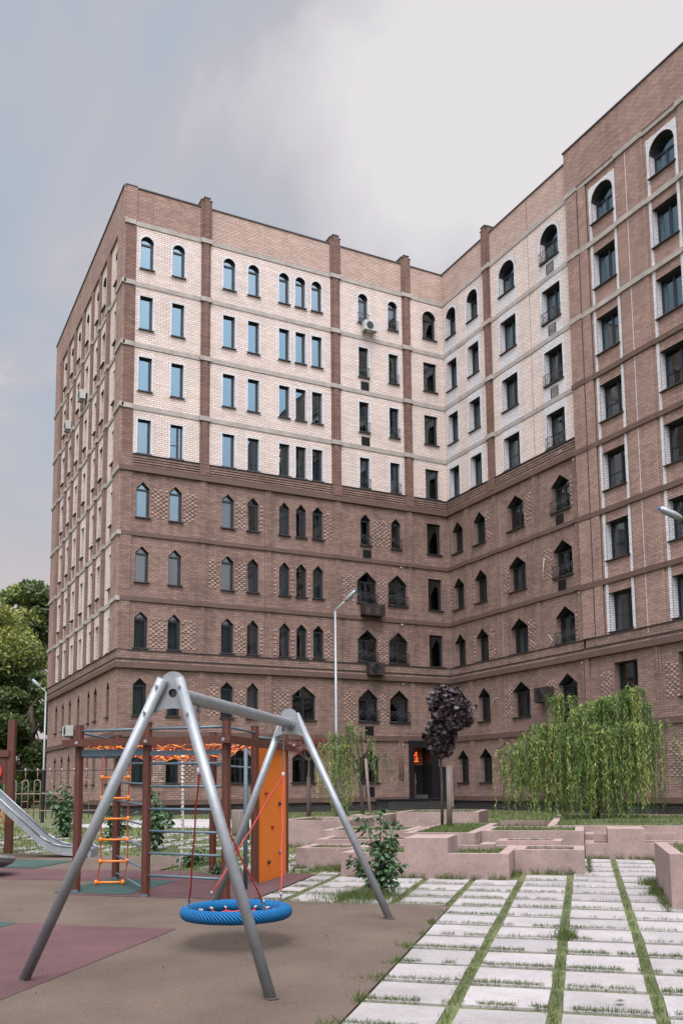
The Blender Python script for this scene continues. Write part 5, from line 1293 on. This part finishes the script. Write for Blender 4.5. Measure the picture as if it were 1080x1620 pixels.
# grass
def grass(name, pts, hmin, hmax, w, label, lean=0.5):
    pts = np.array(pts); n = len(pts); h = hmin+(hmax-hmin)*RNG.random(n)**1.5
    an = RNG.random(n)*2*np.pi; ln = lean*RNG.random(n)
    tip = pts+np.stack([np.cos(an)*ln*h, np.sin(an)*ln*h, h*(1-0.3*ln)], 1); mid = pts*0.5+tip*0.5+np.stack([np.zeros(n), np.zeros(n), h*0.08], 1)
    b2_ = RNG.random(n)*2*np.pi; s_ = np.stack([np.cos(b2_), np.sin(b2_), np.zeros(n)], 1)*w
    V = np.stack([pts-s_, pts+s_, mid+s_*0.7, tip, mid-s_*0.7], 1).reshape(-1, 3)
    me = D.meshes.new(name); F = np.arange(n*5).reshape(-1, 5)
    o = npmesh(name, V, F, grassb); return tag(o, label, 'grass', kind='stuff')
cosy, siny = math.cos(YAW), math.sin(YAW)
pts = []
for (p0, p1, q0, q1) in slabs:   # tufts in the joints round every slab, thinner with distance
    far = q0
    if p0 > 4.5: continue
    dens = 260 if far < 9 else (150 if far < 13 else (90 if p0 > -4.3 else 70))
    patch = 0.45+0.75*random.random()
    for _ in range(int(dens*(0.6+patch)*2.4)):   # row joint in front of the slab
        x = random.uniform(p0, p1)
        if x > 0 and q0 > 9 and random.random() < 0.5: continue
        if math.sin(x*3.1+q0*5.7)+math.sin(x*7.7+q0)+math.sin(x*19+q0*3) < -1.2: continue
        pts.append(pq(x, q0+0.040+random.gauss(0, 0.024), 0.0))
    for _ in range(int(dens*0.62)):   # column joint to the right
        pts.append(pq(p1+0.045+random.gauss(0, 0.024), random.uniform(q0-0.01, q1), 0.0))
for _ in range(700): pts.append(pq(random.uniform(-4.2, -1.6), 11.32+random.gauss(0, .03), 0.0))
grass('joint_grass', pts, 0.015, 0.065, 0.0022, 'short green grass growing in the joints of the paving', 0.9)
pts = []
for (cp, cq, r, n) in ((-2.75, 11.9, 0.32, 1500), (-0.22, 9.5, 0.09, 320), (0.85, 13.9, 0.14, 350), (-2.9, 11.75, 0.5, 900), (-3.9, 14.75, 0.28, 800), (-1.2, 14.5, 0.2, 500), (0.86, 12.9, 0.10, 300), (-6.3, 15.5, 0.4, 500)):
    for _ in range(n): pts.append(pq(cp+random.gauss(0, r*.5), cq+random.gauss(0, r*.5), 0.01))
main_pts = pts; pts = []
for _ in range(9000):
    q_ = random.uniform(3.5, 11.3)
    ph = math.cos((q_-6.70)/0.672*2*math.pi)
    if ph > 0.80: (pts.append(pq(-1.62-abs(random.gauss(0, 0.07+0.05*math.sin(q_*13))), q_, 0.01)) if random.random() < 0.5+0.4*math.sin(q_*5.1) else None)
    elif ph > 0.2 and random.random() < 0.12: pts.append(pq(-1.64+random.gauss(0, 0.02), q_, 0.02))
grass('edge_grass', pts, 0.02, 0.085, 0.003, 'ragged grass spilling over the edge of the brown playground floor', 1.0)
pts = main_pts
def wallfoot(p0, p1, q, n, dq=-0.04):
    for _ in range(n):
        x = random.uniform(p0, p1)
        if math.sin(x*9)+math.sin(x*23+1) > -0.6: pts.append(pq(x, q+dq+random.gauss(0, .02), 0.0))
wallfoot(-3.7, -1.12, 14.05, 1100); wallfoot(-4.75, -3.7, 15.05, 700); wallfoot(-1.1, -.05, 15.05, 350); wallfoot(0, 1.2, 17.5, 500); wallfoot(-6.4, -4.9, 19.1, 400)
for _ in range(600): pts.append(pq(0.88+random.gauss(0, .025), random.uniform(11.4, 14.2), 0))
for _ in range(300): pts.append(pq(-0.0+random.gauss(0.03, .02), random.uniform(15.1, 17.4), 0))
grass('tall_grass', pts, 0.04, 0.16, 0.0032, 'taller grass tufts at the wall feet and round the shrub', 0.8)
pts = []
for n, (p0, p1, q0, q1, zt_, sd, lab) in enumerate(PL):
    area = (min(p1, 3.2)-p0)*(q1-q0); 
    for _ in range(int(area*(420 if q0 < 21 else 200))):
        x, y = random.uniform(p0+WT, p1-WT), random.uniform(q0+WT, q1-WT)
        if math.sin(x*4+n)+math.sin(y*5.3+n*2) < -0.9: continue
        pts.append(pqz(x, y, zt_-sd))
grass('planter_grass', pts, 0.03, 0.12, 0.006, 'grass and weeds covering the soil of the pink planters', 0.8)
pts = []
for _ in range(52000):
    d = 15+30*random.random()**1.1; a = random.uniform(-0.40, 0.40)*d
    p_, q_ = a*CT-d*ST, a*ST+d*CT
    if in_planter(p_, q_, 0.02) or (25.1 < q_ < 32.6 and p_ < -3): continue
    if p_ > -1.7 and q_ < 17.5: continue
    if q_ < (11.3 if p_ > -4.15 else 14.3 if p_ > -6.9 else 16.6): continue
    if q_ < 23 and random.random() < 0.45 and any(s0 < p_ < s1 and t0 < q_ < t1 for s0, s1, t0, t1 in slabs): continue
    w_ = W(a, d)
    if w_.y > -1.5 or (w_.x > -0.5): continue
    pts.append(w_)
grass('lawn_grass', pts, 0.03, 0.15, 0.009, 'meadow grass between the playground and the building', 0.8)
# dead leaves and litter on the floor
mb = MB()
for (a, d) in tuple((random.uniform(-4, 0.6), random.uniform(5.6, 12)) for _ in range(40))+((-2.3, 7.1), (1.93, 6.7), (1.95, 6.73), (-0.9, 6.6), (-3.1, 7.6), (-3.7, 6.9), (-1.4, 11.0), (-2.2, 10.4), (-2.9, 9.2)):
    c = W(a, d, 0.04); s_ = random.uniform(0.006, 0.018) if a < 1.5 else 0.035
    mb.face([c+E1*s_, c+E2*s_*.7+Vector((0, 0, .01)), c-E1*s_+Vector((0, 0, .004)), c-E2*s_*.8+Vector((0, 0, .012))], stakem)
tag(mb.build('leaf_litter', uv=False), 'a few dry leaves and crumbs scattered on the floor', 'litter', kind='stuff')

# ------------------------------------------------------------------ unseen block and trees added to reflect in the panes and darken lower floors
t = empty('added_opposite_building', (-20, -82, -0.66), 'brown apartment block added behind the viewer for pane reflections and shade', 'building')
mb = MB(); mb.box(-62, 28, -95, -82, -0.7, 24.0, oppw); mb.build('wall', t)
mb = MB()
for k in range(8):
    for i in range(30): mb.box(-60.5+i*3, -59.3+i*3, -82.0, -81.97, k*3+0.8, k*3+2.4, framem)
mb.build('window_row', t)
for k, (x, y) in enumerate(((-40, -66), (-29, -70), (-19, -64), (-9, -69), (1, -65))):
    tt = empty('added_tree', (x, y, -0.66), ['added leafy tree first from the left behind the viewer', 'added leafy tree second behind the viewer', 'added leafy tree in the middle behind the viewer', 'added leafy tree fourth behind the viewer', 'added leafy tree last on the right behind the viewer'][k], 'tree', 'added trees behind the viewer')
    cs, rd = [], []
    for j in range(14): cs.append((x+random.uniform(-2.5, 2.5), y+random.uniform(-2, 2), random.uniform(3, 10))); rd.append((1.6, 1.6, 1.4))
    C = blob_points(cs, rd, 3500, 0.5); V, F = leaf_cloud(C, 0.5, 0.6); npmesh('crown', V, F, leaf_dark, tt)
    mb = MB(); mb.tube([(x, y, -0.66), (x, y, 7)], [0.3, 0.12], barkm, 8); mb.build('trunk', tt, uv=False)
